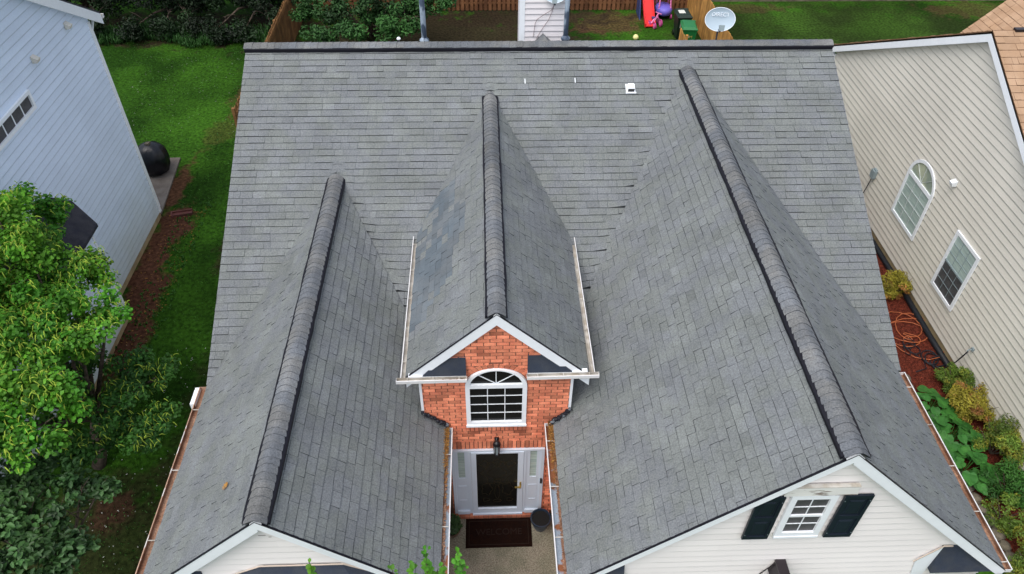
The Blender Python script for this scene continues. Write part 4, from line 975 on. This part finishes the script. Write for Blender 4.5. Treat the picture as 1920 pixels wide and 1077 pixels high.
# soffit bracket at the far eave
mb = MB(); mb.prism([(6.85, 3.02), (6.63, 3.02), (6.63, 2.55), (6.60, 2.5), (6.66, 2.5), (6.9, 2.98)], 10.90, 11.04, axis=0); mb.build('return_box', ['white_trim'], RN)
gutter(RN, (10.88, 7.15, rz(7.15)), (20, 7.15, rz(7.15)), (0, 1, 0))
Tw = frame((RX-.024, 0, 0), (0, -1, 0), (0, 0, 1), (-1, 0, 0))
window(RN, Tw, -.70, .66, 1.30, 2.63, fw=.085, nx=3, ny=4, glass='blind_glass', arch=.62, mw=.010, glassarch='blind_glass_warm', munt_mat='utility_light')
window(RN, Tw, 2.00, 3.07, 1.05, 2.74, fw=.085, nx=3, ny=6, glass='blind_glass', glass2='screen_dark', meet=3, mw=.007, munt_mat='utility_grey')
mb = MB(Tw); mb.hexa([(1.09, 3.44, 0), (1.23, 3.44, 0), (1.23, 3.44, .10), (1.09, 3.44, .10)], [(1.09, 3.58, 0), (1.23, 3.58, 0), (1.23, 3.53, .13), (1.09, 3.53, .13)]); mb.build('wall_vent', ['white_trim'], RN)
mb = MB(Tw); mb.box(-2.2, -2.0, 1.42, 1.66, 0, .10); mb.box(-2.17, -2.03, 1.66, 1.70, 0, .06); mb.build('utility_box', ['utility_grey'], RN)
mb = MB(); mb.tube([(10.99, 2.12, 1.42), (10.98, 2.2, .9), (10.95, 2.35, .1)], .014, n=6); mb.build('conduit', ['hose_black'], RN)
mb = MB(Tw); mb.box(4.22, 4.30, .95, 1.03, 0, .04); mb.tube([(4.26, .99, .03), (4.26, .99, .10), (4.26, .94, .13)], .014, n=6); mb.build('faucet', ['utility_grey'], RN)
# drain pipe along the wall
mb = MB(); mb.tube([(10.93, 5.5, .08), (10.93, 1.5, .08), (10.95, -1.2, .08), (10.93, -3.0, .08), (10.95, -4.3, .08)], .075, n=10); tag(mb.build('drain_pipe', ['pipe_black'], smooth=True), 'thick black drain pipe lying along the foot of the beige wall', 'pipe')

# hoses
def coil(name, cx, cy, r0, r1, turns, mat, rad, label, z=.04, wob=.25, seed=1, tail=None):
    rr = random.Random(seed); pts = []; n = int(turns*16); ph = [rr.uniform(0, 6.28) for _ in range(4)]
    for i in range(n+1):
        a = 2*math.pi*i/16; k = i/n; rx = r0+(r1-r0)*k+wob*r0*math.sin(a*.37+ph[0]); ry = rx*(1+.35*math.sin(a*.23+ph[1]))
        pts.append((cx+rx*math.cos(a)+.10*math.sin(a*.31+ph[2]), cy+ry*math.sin(a)+.14*math.sin(a*.27+ph[3]), z+.03*abs(math.sin(a*1.3+ph[1]))))
    if tail: pts += tail
    mb = MB(); mb.tube(pts, rad, n=6); return tag(mb.build(name, [mat], smooth=True), label, 'hose')
coil('garden_hose', 10.48, -2.85, .50, .26, 6, 'hose_orange', .011, 'orange garden hose tangled on the red mulch', wob=.75, seed=3)
coil('garden_hose', 10.25, -3.35, .16, .12, 3, 'hose_black', .014, 'thin dark cord bunched over the orange hose on the mulch', wob=.4, seed=5, tail=[(10.3, -3.5, .04), (10.45, -3.75, .04), (10.4, -4.0, .04), (10.1, -4.1, .04)])
coil('garden_hose', 10.72, -3.80, .24, .18, 4, 'hose_black', .017, 'black garden hose coiled below the faucet of the beige house', wob=.2, seed=8,
     tail=[(10.78, -4.1, .15), (10.85, -4.2, .5), (10.9, -4.26, .85), (10.93, -4.26, .93)])

# right-hand plants
def shrub(loc, r, h, mat, label, n=1600, size=.055, group='shrubs along the beige wall', cat='shrub'):
    t = thing('shrub', loc, label, cat, group); r *= 1.1; n = int(n*1.35)
    big = [(loc[0], loc[1], h*.5, r)]
    P, N_, T_ = clump_points(sub_clumps(big, 26/r/r, r*.33, zmin=.12), n/26, shell=.3, per_clump_tint=.14, up=.9)
    leaf_mesh('foliage', P, N_, size, mat, t, T_, aspect=.42)
    mb = MB()
    for k in range(7): a = k*.9; mb.tube([(loc[0], loc[1], 0), (loc[0]+.4*r*math.cos(a), loc[1]+.4*r*math.sin(a), h*.45), (loc[0]+.75*r*math.cos(a), loc[1]+.75*r*math.sin(a), h*.8)], [.014, .01, .004], n=5)
    mb.build('stems', ['bark'], t)
shrub((10.62, -1.35, 0), .46, .75, 'leaf_gold', 'rounded yellow green shrub with orange tips nearest the arched window', 4200, .055)
shrub((10.72, -4.62, 0), .42, .7, 'leaf_shrub', 'small light green shrub beside the black coiled hose', 3600, .05)
shrub((10.72, -5.40, 0), .52, .9, 'leaf_gold', 'golden orange shrub, second down from the coiled hose', 5000, .055)
shrub((10.75, -6.45, 0), .60, .9, 'leaf_shrub', 'yellow green shrub against the beige wall, third from the coiled hose', 5200, .05)
shrub((10.55, -7.45, 0), .50, .7, 'leaf_mid', 'darker green shrub between yellow shrubs near the right edge', 2400, .06)
shrub((10.15, -8.05, 0), .42, .5, 'leaf_shrub', 'low sparse shrub beside the stone edging', 1500, .055)
shrub((10.1, -9.25, 0), .62, .9, 'leaf_shrub', 'yellow green shrub in the bottom right corner', 4600, .05)
shrub((10.9, -8.8, 0), .6, 1.0, 'leaf_mid', 'dark green shrub at the right edge above the corner', 3600, .055)
def big_leaf(mb, c, d, s, tilt, tn):
    """one broad heart-shaped leaf, ribbed"""
    d = Vector((math.cos(d), math.sin(d), -tilt)).normalized(); sd_ = d.cross(Vector((0, 0, 1))).normalized(); up = sd_.cross(d)
    out = [(-.08, .0), (-.20, .22), (-.05, .46), (.25, .52), (.55, .40), (.82, .18), (1.0, 0)]
    c = Vector(c); V = [tuple(c), tuple(c+d*s*.5+up*s*.02), tuple(c+d*s)]
    for sg in (1, -1):
        L = []
        for i, (a, b) in enumerate(out): L.append(c+d*a*s+sd_*sg*b*s+up*s*(.05*(i % 2)-.10*b+.06))
        for i in range(len(L)-1): mb.add([tuple(c+d*s*max(0, min(1, out[i][0]))*.9), tuple(L[i]), tuple(L[i+1]), tuple(c+d*s*max(0, min(1, out[i+1][0]))*.9)], [(0, 1, 2, 3)], 0, tn*random.uniform(.85, 1.12))
def leafy(loc, n, r, h, s, label):
    t = thing('leafy_plant', loc, label, 'plant', 'broad leaved plants by the stone edging'); mb = MB(); st_ = MB()
    for i in range(n):
        a = i*2.4+random.uniform(-.3, .3); rr_ = r*math.sqrt((i+.5)/n); x, y, z = loc[0]+rr_*math.cos(a), loc[1]+rr_*math.sin(a), h*(1-.45*rr_/r)*random.uniform(.8, 1.1)
        big_leaf(mb, (x, y, z), a+random.uniform(-.5, .5), s*random.uniform(.65, 1.15), random.uniform(.1, .5), random.uniform(.75, 1.25))
        st_.tube([(loc[0], loc[1], 0), ((loc[0]+x)/2, (loc[1]+y)/2, z*.7), (x, y, z)], .007, n=5)
    mb.build('foliage', ['leaf_big'], t); st_.build('stems', ['leaf_big'], t)
leafy((9.82, -5.35, 0), 26, .46, .5, .29, 'broad leaved green plant at the top of the stone edging')
leafy((9.92, -6.15, 0), 28, .52, .55, .30, 'broad leaved green plant in the middle of the stone edging row')
leafy((9.86, -6.95, 0), 26, .48, .5, .29, 'broad leaved green plant at the lower end of the stone edging row')
k = 0
for y0_ in np.arange(-4.3, -9.6, -.27):
    if True:
        x_ = 9.70+.10*math.sin(y0_*1.3)+(.12 if y0_ < -6.5 else 0); mb = MB(); r_ = random.uniform(.10, .15)
        mb.lathe([(r_*.8, 0), (r_, .04), (r_*.85, .09), (r_*.4, .12)], (x_, float(y0_), 0), n=9, jit=.14, sy=1.2)
        o = mb.build('edging_stone', ['curb_stone']); tag(o, 'rough grey brown stone in the edging row of the right mulch bed', 'stone', 'stones edging the mulch bed')
mb = MB()
for i in range(1500):
    x_, y_ = random.uniform(9.8, 10.95), random.uniform(-10, 3); a = random.uniform(0, 3.14); l = random.uniform(.02, .05); z = .024
    mb.add([(x_-math.cos(a)*l, y_-math.sin(a)*l, z), (x_+math.sin(a)*.008, y_-math.cos(a)*.008, z+.012), (x_+math.cos(a)*l, y_+math.sin(a)*l, z+.012), (x_-math.sin(a)*.008, y_+math.cos(a)*.008, z)], [(0, 1, 2, 3)], 0)
tag(mb.build('mulch_chips', ['mulch']), 'loose red bark chips scattered over the right mulch bed', 'mulch', kind='stuff')

# ============================================================ BACK YARD
def fence(A, B, h, mat, label, face=1, bw=.13, gap=.012, group='wooden fences in the back yards', two=True, post=2.2, picket=.05, rail=True, jit=.02):
    A, B = Vector(A), Vector(B); d = B-A; L = d.length; d.normalize(); nrm = d.cross(Vector((0, 0, 1)))*face
    t = thing('wooden_fence', (A+B)/2, label, 'fence', group); T = frame(A, d, nrm, (0, 0, 1)); mb = MB(T); x = 0; k = 0
    while x < L-.02:
        hh = h+random.uniform(-jit, jit); o = .025 if k % 2 else -.045
        c0, c1 = (.02, .04) if (k % 2 or not two) else (-.06, -.04); tn = random.uniform(.75, 1.25)
        mb.add([(x, c0, .03), (x+bw, c0, .03), (x+bw, c0, hh-picket), (x+bw*.75, c0, hh), (x+bw*.25, c0, hh), (x, c0, hh-picket),
                (x, c1, .03), (x+bw, c1, .03), (x+bw, c1, hh-picket), (x+bw*.75, c1, hh), (x+bw*.25, c1, hh), (x, c1, hh-picket)],
               [(0, 1, 2, 3, 4, 5), (11, 10, 9, 8, 7, 6)]+[(i, 6+i, 6+(i+1) % 6, (i+1) % 6) for i in range(6)], 0, tn)
        x += (bw+gap)*(.72 if two else 1); k += 1
    mb.build('boards', [mat], t); rl = MB(T)
    for z in (.3, h*.55, h-.25): rl.box(0, L, -.038, .018, z, z+.08)
    rl.build('rails', [mat], t); x = 0
    while x <= L+.01: pb = MB(T); pb.box(min(x, L)-.045, min(x, L)+.045, -.15, -.065, 0, h-.05); pb.build('post', [mat], t); x += post
    return t
fence((-8.05, 17.35, 0), (8.95, 17.35, 0), 1.8, 'fence_wood_red', 'long reddish board fence across the back of the yard', face=1)
fence((-8.05, 5.8, 0), (-8.05, 17.3, 0), 1.8, 'fence_wood', 'brown board fence left of the back yard, partly hidden by the roof', face=1)
fence((8.95, 10.2, 0), (8.95, 17.3, 0), 1.8, 'fence_gold', 'golden brown picket fence behind the wheeled bins', face=-1, two=False, gap=.02)
fence((7.22, 6.5, 0), (7.22, 11.4, 0), 1.8, 'fence_gold', 'short golden picket fence stub in front of the green bin', face=-1, two=False, gap=.02)
mb = MB(); mb.box(9.2, 26, 18.25, 18.45, 0, .10); tag(mb.build('timber_edging', ['curb_stone']), 'pale low edging strip under the dark hedge at the top right', 'edging')
def bin_(loc, rot, mat_body, mat_lid, label, txt, txtcol, stick):
    t = thing('wheelie_bin', loc, label, 'bin', 'wheeled bins by the fence'); c, s = math.cos(rot), math.sin(rot)
    T = frame(loc, (c, s, 0), (-s, c, 0), (0, 0, 1))
    mb = MB(T); mb.hexa([(-.22, -.24, .03), (.22, -.24, .03), (.22, .24, .03), (-.22, .24, .03)], [(-.29, -.34, .98), (.29, -.34, .98), (.29, .34, .98), (-.29, .34, .98)])
    mb.box(-.31, .31, -.36, .36, .94, .99); mb.build('body', [mat_body], t)
    mb = MB(T); mb.hexa([(-.31, -.38, .992), (.31, -.38, .992), (.31, .38, .992), (-.31, .38, .992)], [(-.22, -.28, 1.07), (.22, -.28, 1.07), (.24, .36, 1.09), (-.24, .36, 1.09)]); mb.box(-.31, .31, .37, .42, 1.0, 1.05); mb.build('lid', [mat_lid], t)
    for sx in (-1, 1):
        mb = MB(T); mb.tube([(sx*.23-.03, .28, .11), (sx*.23+.03, .28, .11)], .11, n=14); mb.build('wheel', ['black_metal'], t)
    A = Vector((c, s, 0)); B = Vector((s*.105, -c*.105, 1)).normalized(); o = Vector(T(0, -.318, .70))
    if stick:
        N__ = A.cross(B); sb = MB(frame(o, A, B, N__)); sb.box(-.17, .17, -.16, .14, .003, .006); sb.build('sticker', ['sticker'], t)
        textmesh('lettering', 'W', .19, 'ink_dark', t, o-A*.065+B*.03+N__*.009, A, B); textmesh('lettering', 'M', .19, 'ink_amber', t, o+A*.085+B*.03+N__*.009, A, B)
        sb = MB(frame(o, A, B, N__)); sb.box(-.13, .12, -.11, -.08, .0062, .0075); sb.build('print_line', ['ink_dark'], t)
        q = MB(T); q.box(-.2, .06, -.12, .2, 1.083, 1.088); q.build('sticker', ['sticker'], t)
    else:
        N__ = A.cross(B); textmesh('lettering', 'W', .16, 'sticker', t, o-A*.07-B*.03+N__*.006, A, B); textmesh('lettering', 'M', .16, 'ink_amber', t, o+A*.07-B*.03+N__*.006, A, B)
    return t
bin_((8.06, 14.55, 0), .05, 'bin_dark', 'bin_dark', 'tall dark green wheeled bin with a white sticker, farther from the roof', 'WM', 0, True)
bin_((8.06, 13.40, 0), -.08, 'bin_green', 'bin_green', 'bright green wheeled bin just behind the roof ridge', 'WM', 0, False)
t = thing('toy_slide', (6.95, 16.2, 0), 'red plastic slide with dark blue sides near the back fence', 'slide')
mb = MB(); 
for i in range(6):
    u0, u1 = i/6, (i+1)/6; f_ = lambda u: (15.45+u*1.75, .10+1.15*u**1.25); (ya, za), (yb_, zb_) = f_(u0), f_(u1)
    mb.hexa([(6.76, ya, za-.04), (7.14, ya, za-.04), (7.14, yb_, zb_-.04), (6.76, yb_, zb_-.04)], [(6.76, ya, za), (7.14, ya, za), (7.14, yb_, zb_), (6.76, yb_, zb_)])
    for x_ in (6.72, 7.14): mb.hexa([(x_, ya, za-.06), (x_+.04, ya, za-.06), (x_+.04, yb_, zb_-.06), (x_, yb_, zb_-.06)], [(x_, ya, za+.10), (x_+.04, ya, za+.10), (x_+.04, yb_, zb_+.10), (x_, yb_, zb_+.10)])
mb.build('chute', ['toy_red'], t)
for x_ in (6.62, 7.19):
    mb = MB(); mb.prism([(16.3, 0), (17.2, 0), (17.25, 1.5), (17.05, 1.5)], x_, x_+.05, axis=0); mb.build('side_frame', ['toy_blue'], t)
t = thing('toy_car', (7.72, 16.75, 0), 'purple ride-on toy car with pink roof posts beside the fence', 'toy car')
mb = MB(); mb.lathe([(.26, .12), (.36, .2), (.38, .36), (.33, .46), (.2, .52)], (7.72, 16.7, 0), n=18, sy=1.35); mb.build('body', ['toy_purple'], t, smooth=True)
mb = MB()
for x_ in (-.26, .26): mb.tube([(7.72+x_, 16.45, .42), (7.72+x_*.85, 16.6, .95), (7.72+x_*.85, 16.95, .95), (7.72+x_, 17.1, .42)], .03, n=6)
mb.build('roof_posts', ['toy_pink'], t); mb = MB(); mb.box(7.48, 7.96, 16.58, 16.98, .95, 1.0); mb.build('roof', ['toy_pink'], t)
for sx, sy in ((-1, -1), (1, -1), (-1, 1), (1, 1)): mb = MB(); mb.tube([(7.72+sx*.27, 16.7+sy*.3, .1), (7.72+sx*.33, 16.7+sy*.3, .1)], .1, n=12); mb.build('wheel', ['toy_magenta'], t)
t = thing('tricycle', (7.2, 15.75, 0), 'pink tricycle with a blue seat at the foot of the red slide', 'tricycle')
mb = MB(); mb.tube([(7.0, 15.55, .18), (7.12, 15.65, .30), (7.32, 15.85, .30), (7.40, 15.9, .12)], .035, n=7); mb.tube([(7.12, 15.6, .2), (7.30, 15.75, .52)], .025, n=6); mb.tube([(7.2, 15.85, .54), (7.42, 15.66, .52)], .02, n=6); mb.build('frame', ['toy_pink'], t)
mb = MB(); mb.box(7.04, 7.2, 15.68, 15.84, .31, .36); mb.build('seat', ['toy_blue'], t)
for x_, y_, r_ in ((6.93, 15.62, .13), (7.12, 15.38, .13), (7.42, 15.62, .15), (7.38, 15.98, .11)):
    mb = MB(); mb.tube([(x_-.03, y_, r_), (x_+.03, y_+.015, r_)], r_, n=16); w_ = mb.build('wheel', ['toy_magenta'], t); mb = MB(); mb.tube([(x_-.035, y_, r_), (x_+.035, y_+.015, r_)], r_*.62, n=12); mb.build('hub', ['toy_pink'], w_)
mb = MB(); mb.lathe([(.02, 0), (.08, .03), (.115, .09), (.12, .12), (.105, .18), (.06, .225), (.01, .24)], (6.14, 14.3, 0), n=16); tag(mb.build('ball', ['toy_yellow'], smooth=True), 'pale yellow ball on the lawn just behind the ridge', 'ball')

mb = MB()
for i in range(420):
    x_, y_ = random.uniform(-9.75, -8.6), random.uniform(-3.5, 3.0); a = random.uniform(0, 6.3); l = random.uniform(.012, .05); wd = random.uniform(.004, .014)
    c, d = math.cos(a), math.sin(a)
    mb.add([(x_-c*l, y_-d*l, .012), (x_+d*wd, y_-c*wd, .025), (x_+c*l, y_+d*l, .014), (x_-d*wd, y_+c*wd, .02)], [(0, 1, 2, 3)], 0, random.uniform(.4, 1.5))
tag(mb.build('soil_litter', ['dry_litter']), 'twigs and dry leaves on the bare soil beside the blue house', 'leaf litter', kind='stuff')
mb = MB()
for i in range(260): blade_tuft(mb, random.uniform(-9.4, -8.5), random.uniform(-3.5, 3.2), 0, random.uniform(.03, .09), 5, random.uniform(.03, .08))
tag(mb.build('weeds', ['leaf_mid']), 'small weeds sprouting along the soil strip beside the blue house', 'weeds', kind='stuff')
# ============================================================ TREES
# catkin tree left foreground
t = thing('catkin_tree', (-8.6, -6.2, 0), 'bright green tree hung with yellow catkins beside the blue house', 'tree')
big = [(-9.1, -4.5, 5.5, .5), (-9.2, -3.8, 5.0, .5), (-8.6, -4.9, 5.0, .5), (-9.2, -5.6, 5.0, .5), (-8.8, -7.3, 3.9, .55), (-8.7, -8.3, 3.7, .5), (-9.0, -6.4, 3.8, .6), (-9.3, -2.9, 4.2, .45), (-9.15, -3.7, 4.2, .6), (-8.95, -4.5, 4.3, .65), (-8.1, -4.6, 4.1, .6), (-8.7, -5.6, 4.4, .7), (-7.9, -5.7, 4.2, .65), (-7.35, -5.35, 3.9, .42),
       (-8.0, -6.7, 4.4, .65), (-7.35, -6.5, 4.1, .45), (-7.9, -7.6, 4.2, .6), (-7.3, -7.65, 4.1, .48), (-7.4, -8.5, 4.1, .45), (-8.6, -6.8, 4.6, .6), (-8.3, -8.4, 4.2, .6), (-9.3, -5.2, 4.0, .6)]
low = [(-7.35, -5.6, 2.4, .45), (-6.85, -5.75, 2.3, .40), (-7.75, -6.25, 2.4, .5), (-7.1, -6.5, 2.4, .5), (-6.5, -6.65, 2.25, .42), (-7.3, -7.1, 2.4, .5), (-6.6, -7.2, 2.2, .40), (-7.7, -7.6, 2.4, .5), (-8.3, -6.6, 2.6, .6), (-8.2, -5.4, 2.6, .5)]
sc = sub_clumps(big, 38, .26); P, N_, T_ = clump_points(sc, 155, shell=.12, per_clump_tint=.24, up=.8)
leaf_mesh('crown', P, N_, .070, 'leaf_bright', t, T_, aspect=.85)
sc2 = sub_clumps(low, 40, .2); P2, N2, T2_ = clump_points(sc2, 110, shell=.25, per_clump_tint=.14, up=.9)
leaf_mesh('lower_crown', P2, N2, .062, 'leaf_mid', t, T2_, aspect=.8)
branches(t, (-8.6, -6.2, 0), [b[:3] for b in big+low[:3]], .12)
def catkins(name, scl, n, parent, mat='catkin', zcut=0):
    mb = MB()
    for i in range(n):
        x, y, z, r = scl[random.randrange(len(scl))]; a, e = random.uniform(0, 6.28), random.uniform(.1, 1.3); rr_ = r*random.uniform(.75, 1.15)
        p = Vector((x+rr_*math.cos(a)*math.cos(e), y+rr_*math.sin(a)*math.cos(e), z+rr_*math.sin(e)*.8+.03)); b = random.uniform(0, 6.28) if random.random() < .3 else random.gauss(-1.0, .7)
        l = random.uniform(.07, .125); d = Vector((math.cos(b), math.sin(b), 0))
        mb.tube([p, p+d*l*.35+Vector((0, 0, .012)), p+d*l*.72-Vector((0, 0, l*.12)), p+d*l-Vector((0, 0, l*.5))], [.003, .0075, .0075, .004], n=4, tint=random.uniform(.75, 1.25), cap=False)
    o = mb.build(name, [mat], parent); o['kind'] = 'stuff'; return o
catkins('catkins', sc, 2300, t); catkins('catkins', sc2, 450, t)
# broad-leaved tree lower left
t = thing('broadleaf_tree', (-8.3, -9.6, 0), 'dark green broad leaved tree in the bottom left corner', 'tree')
big = [(-8.43, -8.2, 2.6, .5), (-7.88, -8.1, 2.5, .45), (-7.25, -8.3, 2.5, .40), (-7.98, -8.9, 2.7, .55), (-7.35, -8.95, 2.6, .5), (-6.92, -8.6, 2.5, .3), (-7.8, -9.6, 2.8, .6), (-7.2, -9.7, 2.7, .5), (-6.8, -9.6, 2.6, .32), (-6.95, -10.1, 2.6, .3), (-8.5, -9.3, 3.0, .6), (-7.5, -10.4, 2.8, .6)]
sc = sub_clumps(big, 40, .2); P, N_, T_ = clump_points(sc, 48, shell=.3, per_clump_tint=.3, up=.9); leaf_mesh('crown', P, N_, .11, 'leaf_dark', t, T_, aspect=.6, fold=.35)
branches(t, (-8.3, -9.6, 0), [b[:3] for b in big], .09)
# seedling by the porch
t = thing('sapling', (-1.2, -11.4, 0), 'slender sapling with small bright leaves poking up at the bottom centre', 'sapling')
TIPS = [(-1.08, -10.95, 4.84), (-1.29, -10.95, 4.54), (-0.9, -10.95, 4.51), (-0.68, -10.95, 4.78), (-0.64, -10.95, 4.47), (-0.96, -10.95, 4.37), (-1.55, -10.95, 4.38), (-2.59, -10.95, 4.67), (-1.1, -10.95, 4.56)]
mb = MB(); tips = []
for x_, y_, z_ in TIPS:
    tips.append((x_, y_, z_)); mb.tube([(-1.2, -11.4, .8), ((x_-1.2)/2, -11.3, 2.4), (x_, y_, z_)], [.02, .012, .004], n=5)
mb.tube([(-1.2, -11.4, 0), (-1.2, -11.4, .85)], .025, n=7); mb.build('stems', ['bark'], t)
P, N_, T_ = [], [], []
for x_, y_, z_ in tips:
    for k in range(12):
        dz = random.uniform(-.35, .03); P.append((x_+random.gauss(0, .035), y_+random.gauss(0, .035)+dz*.2, z_+dz)); N_.append((random.gauss(0, .4), random.gauss(-.3, .4), 1)); T_.append(random.uniform(.7, 1.3))
leaf_mesh('foliage', np.array(P), np.array(N_), .075, 'leaf_bright', t, np.array(T_), aspect=.85)
# background trees
def bgtree(name, loc, big, mat, n, size, label, group='trees beyond the lawn', rt=.16, dens=5, cr=.5):
    t = thing(name, loc, label, 'tree', group); sc = sub_clumps(big, dens, cr, zmin=.4); P, N_, T_ = clump_points(sc, n, shell=.3, per_clump_tint=.3, up=.6)
    leaf_mesh('crown', P, N_, size, mat, t, T_, aspect=.5, fold=.3); branches(t, loc, [b[:3] for b in big], rt); return t
bgtree('leafy_tree', (-4.8, 13.2, 0), [(-6.7, 11.7, 2.6, .7), (-5.7, 11.3, 2.6, .8), (-4.4, 11.1, 2.6, .8), (-3.1, 11.3, 2.6, .7), (-2.3, 11.8, 2.6, .6), (-6.0, 10.3, 2.2, .6), (-4.9, 10.1, 2.3, .55), (-3.6, 10.2, 2.3, .55), (-2.75, 10.6, 2.4, .45),
  (-1.7, 11.9, 2.9, .5), (-4.4, 12.6, 3.4, 1.0), (-6.4, 12.6, 3.4, .9), (-2.8, 12.8, 3.2, .8), (-5.2, 13.4, 4.4, 1.2), (-3.6, 13.6, 4.4, 1.1), (-7.1, 12.6, 3.2, .6)], 'leaf_bg_mid', 95, .125, 'mid green leafy tree overhanging the back yard behind the ridge', dens=24, cr=.30)
def darkrow(xs): return [b for x in xs for b in ((x, 14.5, .6, .75), (x+.5, 15.2, 1.7, .85), (x, 16.1, 1.2, .9), (x+.3, 17.2, 1.4, .9), (x, 16.3, 3.1, 1.0), (x+.4, 17.9, 4.4, 1.1))]
bgtree('dark_tree', (-9.5, 17.6, 0), darkrow((-11.0, -9.9, -8.9)), 'leaf_bg', 130, .12, 'dark tree directly left of the leafy yard tree', dens=9, cr=.4)
bgtree('dark_tree', (-13, 18.2, 0), darkrow((-14.4, -13.2, -12.1)), 'leaf_bg', 130, .12, 'dark tree in the middle of the shaded row above the left lawn', dens=9, cr=.4)
bgtree('dark_tree', (-17, 18.2, 0), darkrow((-18.4, -17.0, -15.6)), 'leaf_bg', 130, .12, 'dark tree closest to the blue house roof', dens=9, cr=.4)
bgtree('dark_tree', (-1.2, 19.8, 0), [(-1.5, 19.6, 4.5, 1.6), (-3.5, 20, 5, 1.8)], 'leaf_bg', 90, .14, 'dark tree behind the reddish back fence')
# undergrowth below the dark trees
mb = MB()
for i in range(900):
    x_ = random.uniform(-17, -8.4); blade_tuft(mb, x_, 13.7+random.uniform(0, 1.3)+(-x_-8)*.08+.3*math.sin(x_*1.7), 0, random.uniform(.2, .55), 6, random.uniform(.15, .35))
tag(mb.build('undergrowth', ['leaf_bg_mid']), 'tall rough grass and weeds under the dark trees', 'undergrowth', kind='stuff')
# hedge top right
t = thing('hedge', (17, 19.2, 0), 'dark green hedge along the far edge of the right lawn', 'hedge')
P, N_, T_ = clump_points([(x_, 19.1+random.uniform(-.2, .3), z_, .6) for x_ in np.arange(9.3, 26, .5) for z_ in (.5, 1.3, 2.1)], 260, shell=.4, per_clump_tint=.25); leaf_mesh('foliage', P, N_, .10, 'leaf_bg', t, T_*1.3)
mb = MB()
for x_ in np.arange(9.5, 26, 1.1): mb.tube([(float(x_), 19.2, 0), (float(x_), 19.2, 1.8)], .03, n=5)
mb.build('stems', ['bark'], t)
# scattered fallen petals and weeds on the left lawn
mb = MB()
for i in range(420):
    x_, y_ = random.uniform(-9.2, -5.6), random.uniform(-9.5, -2.5)
    if random.random() < .35: x_, y_ = random.uniform(-14, -8.5), random.uniform(7, 13)
    s_ = random.uniform(.008, .022); a = random.uniform(0, 6.3)
    mb.add([(x_-s_*math.cos(a), y_-s_*math.sin(a), .015), (x_+s_*.5*math.sin(a), y_-s_*.5*math.cos(a), .02), (x_+s_*math.cos(a), y_+s_*math.sin(a), .018), (x_-s_*.5*math.sin(a), y_+s_*.5*math.cos(a), .022)], [(0, 1, 2, 3)])
tag(mb.build('fallen_petals', ['sticker']), 'tiny pale petals scattered over the shaded left lawn', 'petals', kind='stuff')
mb = MB()
for i in range(16000):
    if random.random() < .62: x_, y_ = random.uniform(-9.6, -5.2), random.uniform(-9, 13.5)
    else: x_, y_ = random.uniform(-15.5, -8.0), random.uniform(5.8, 14.5)
    if x_ < -8.9 and y_ < 3: continue
    h = random.uniform(.02, .05); a = random.uniform(0, 6.28); c, s = math.cos(a)*.012, math.sin(a)*.012; dx, dy = random.gauss(0, .02), random.gauss(0, .02)
    mb.add([(x_-c, y_-s, 0), (x_+c, y_+s, 0), (x_+dx, y_+dy, h)], [(0, 1, 2)], 0, random.uniform(.5, 1.4))
tag(mb.build('grass_blades', ['leaf_mid']), 'short grass blades of the left lawn', 'grass', kind='stuff')
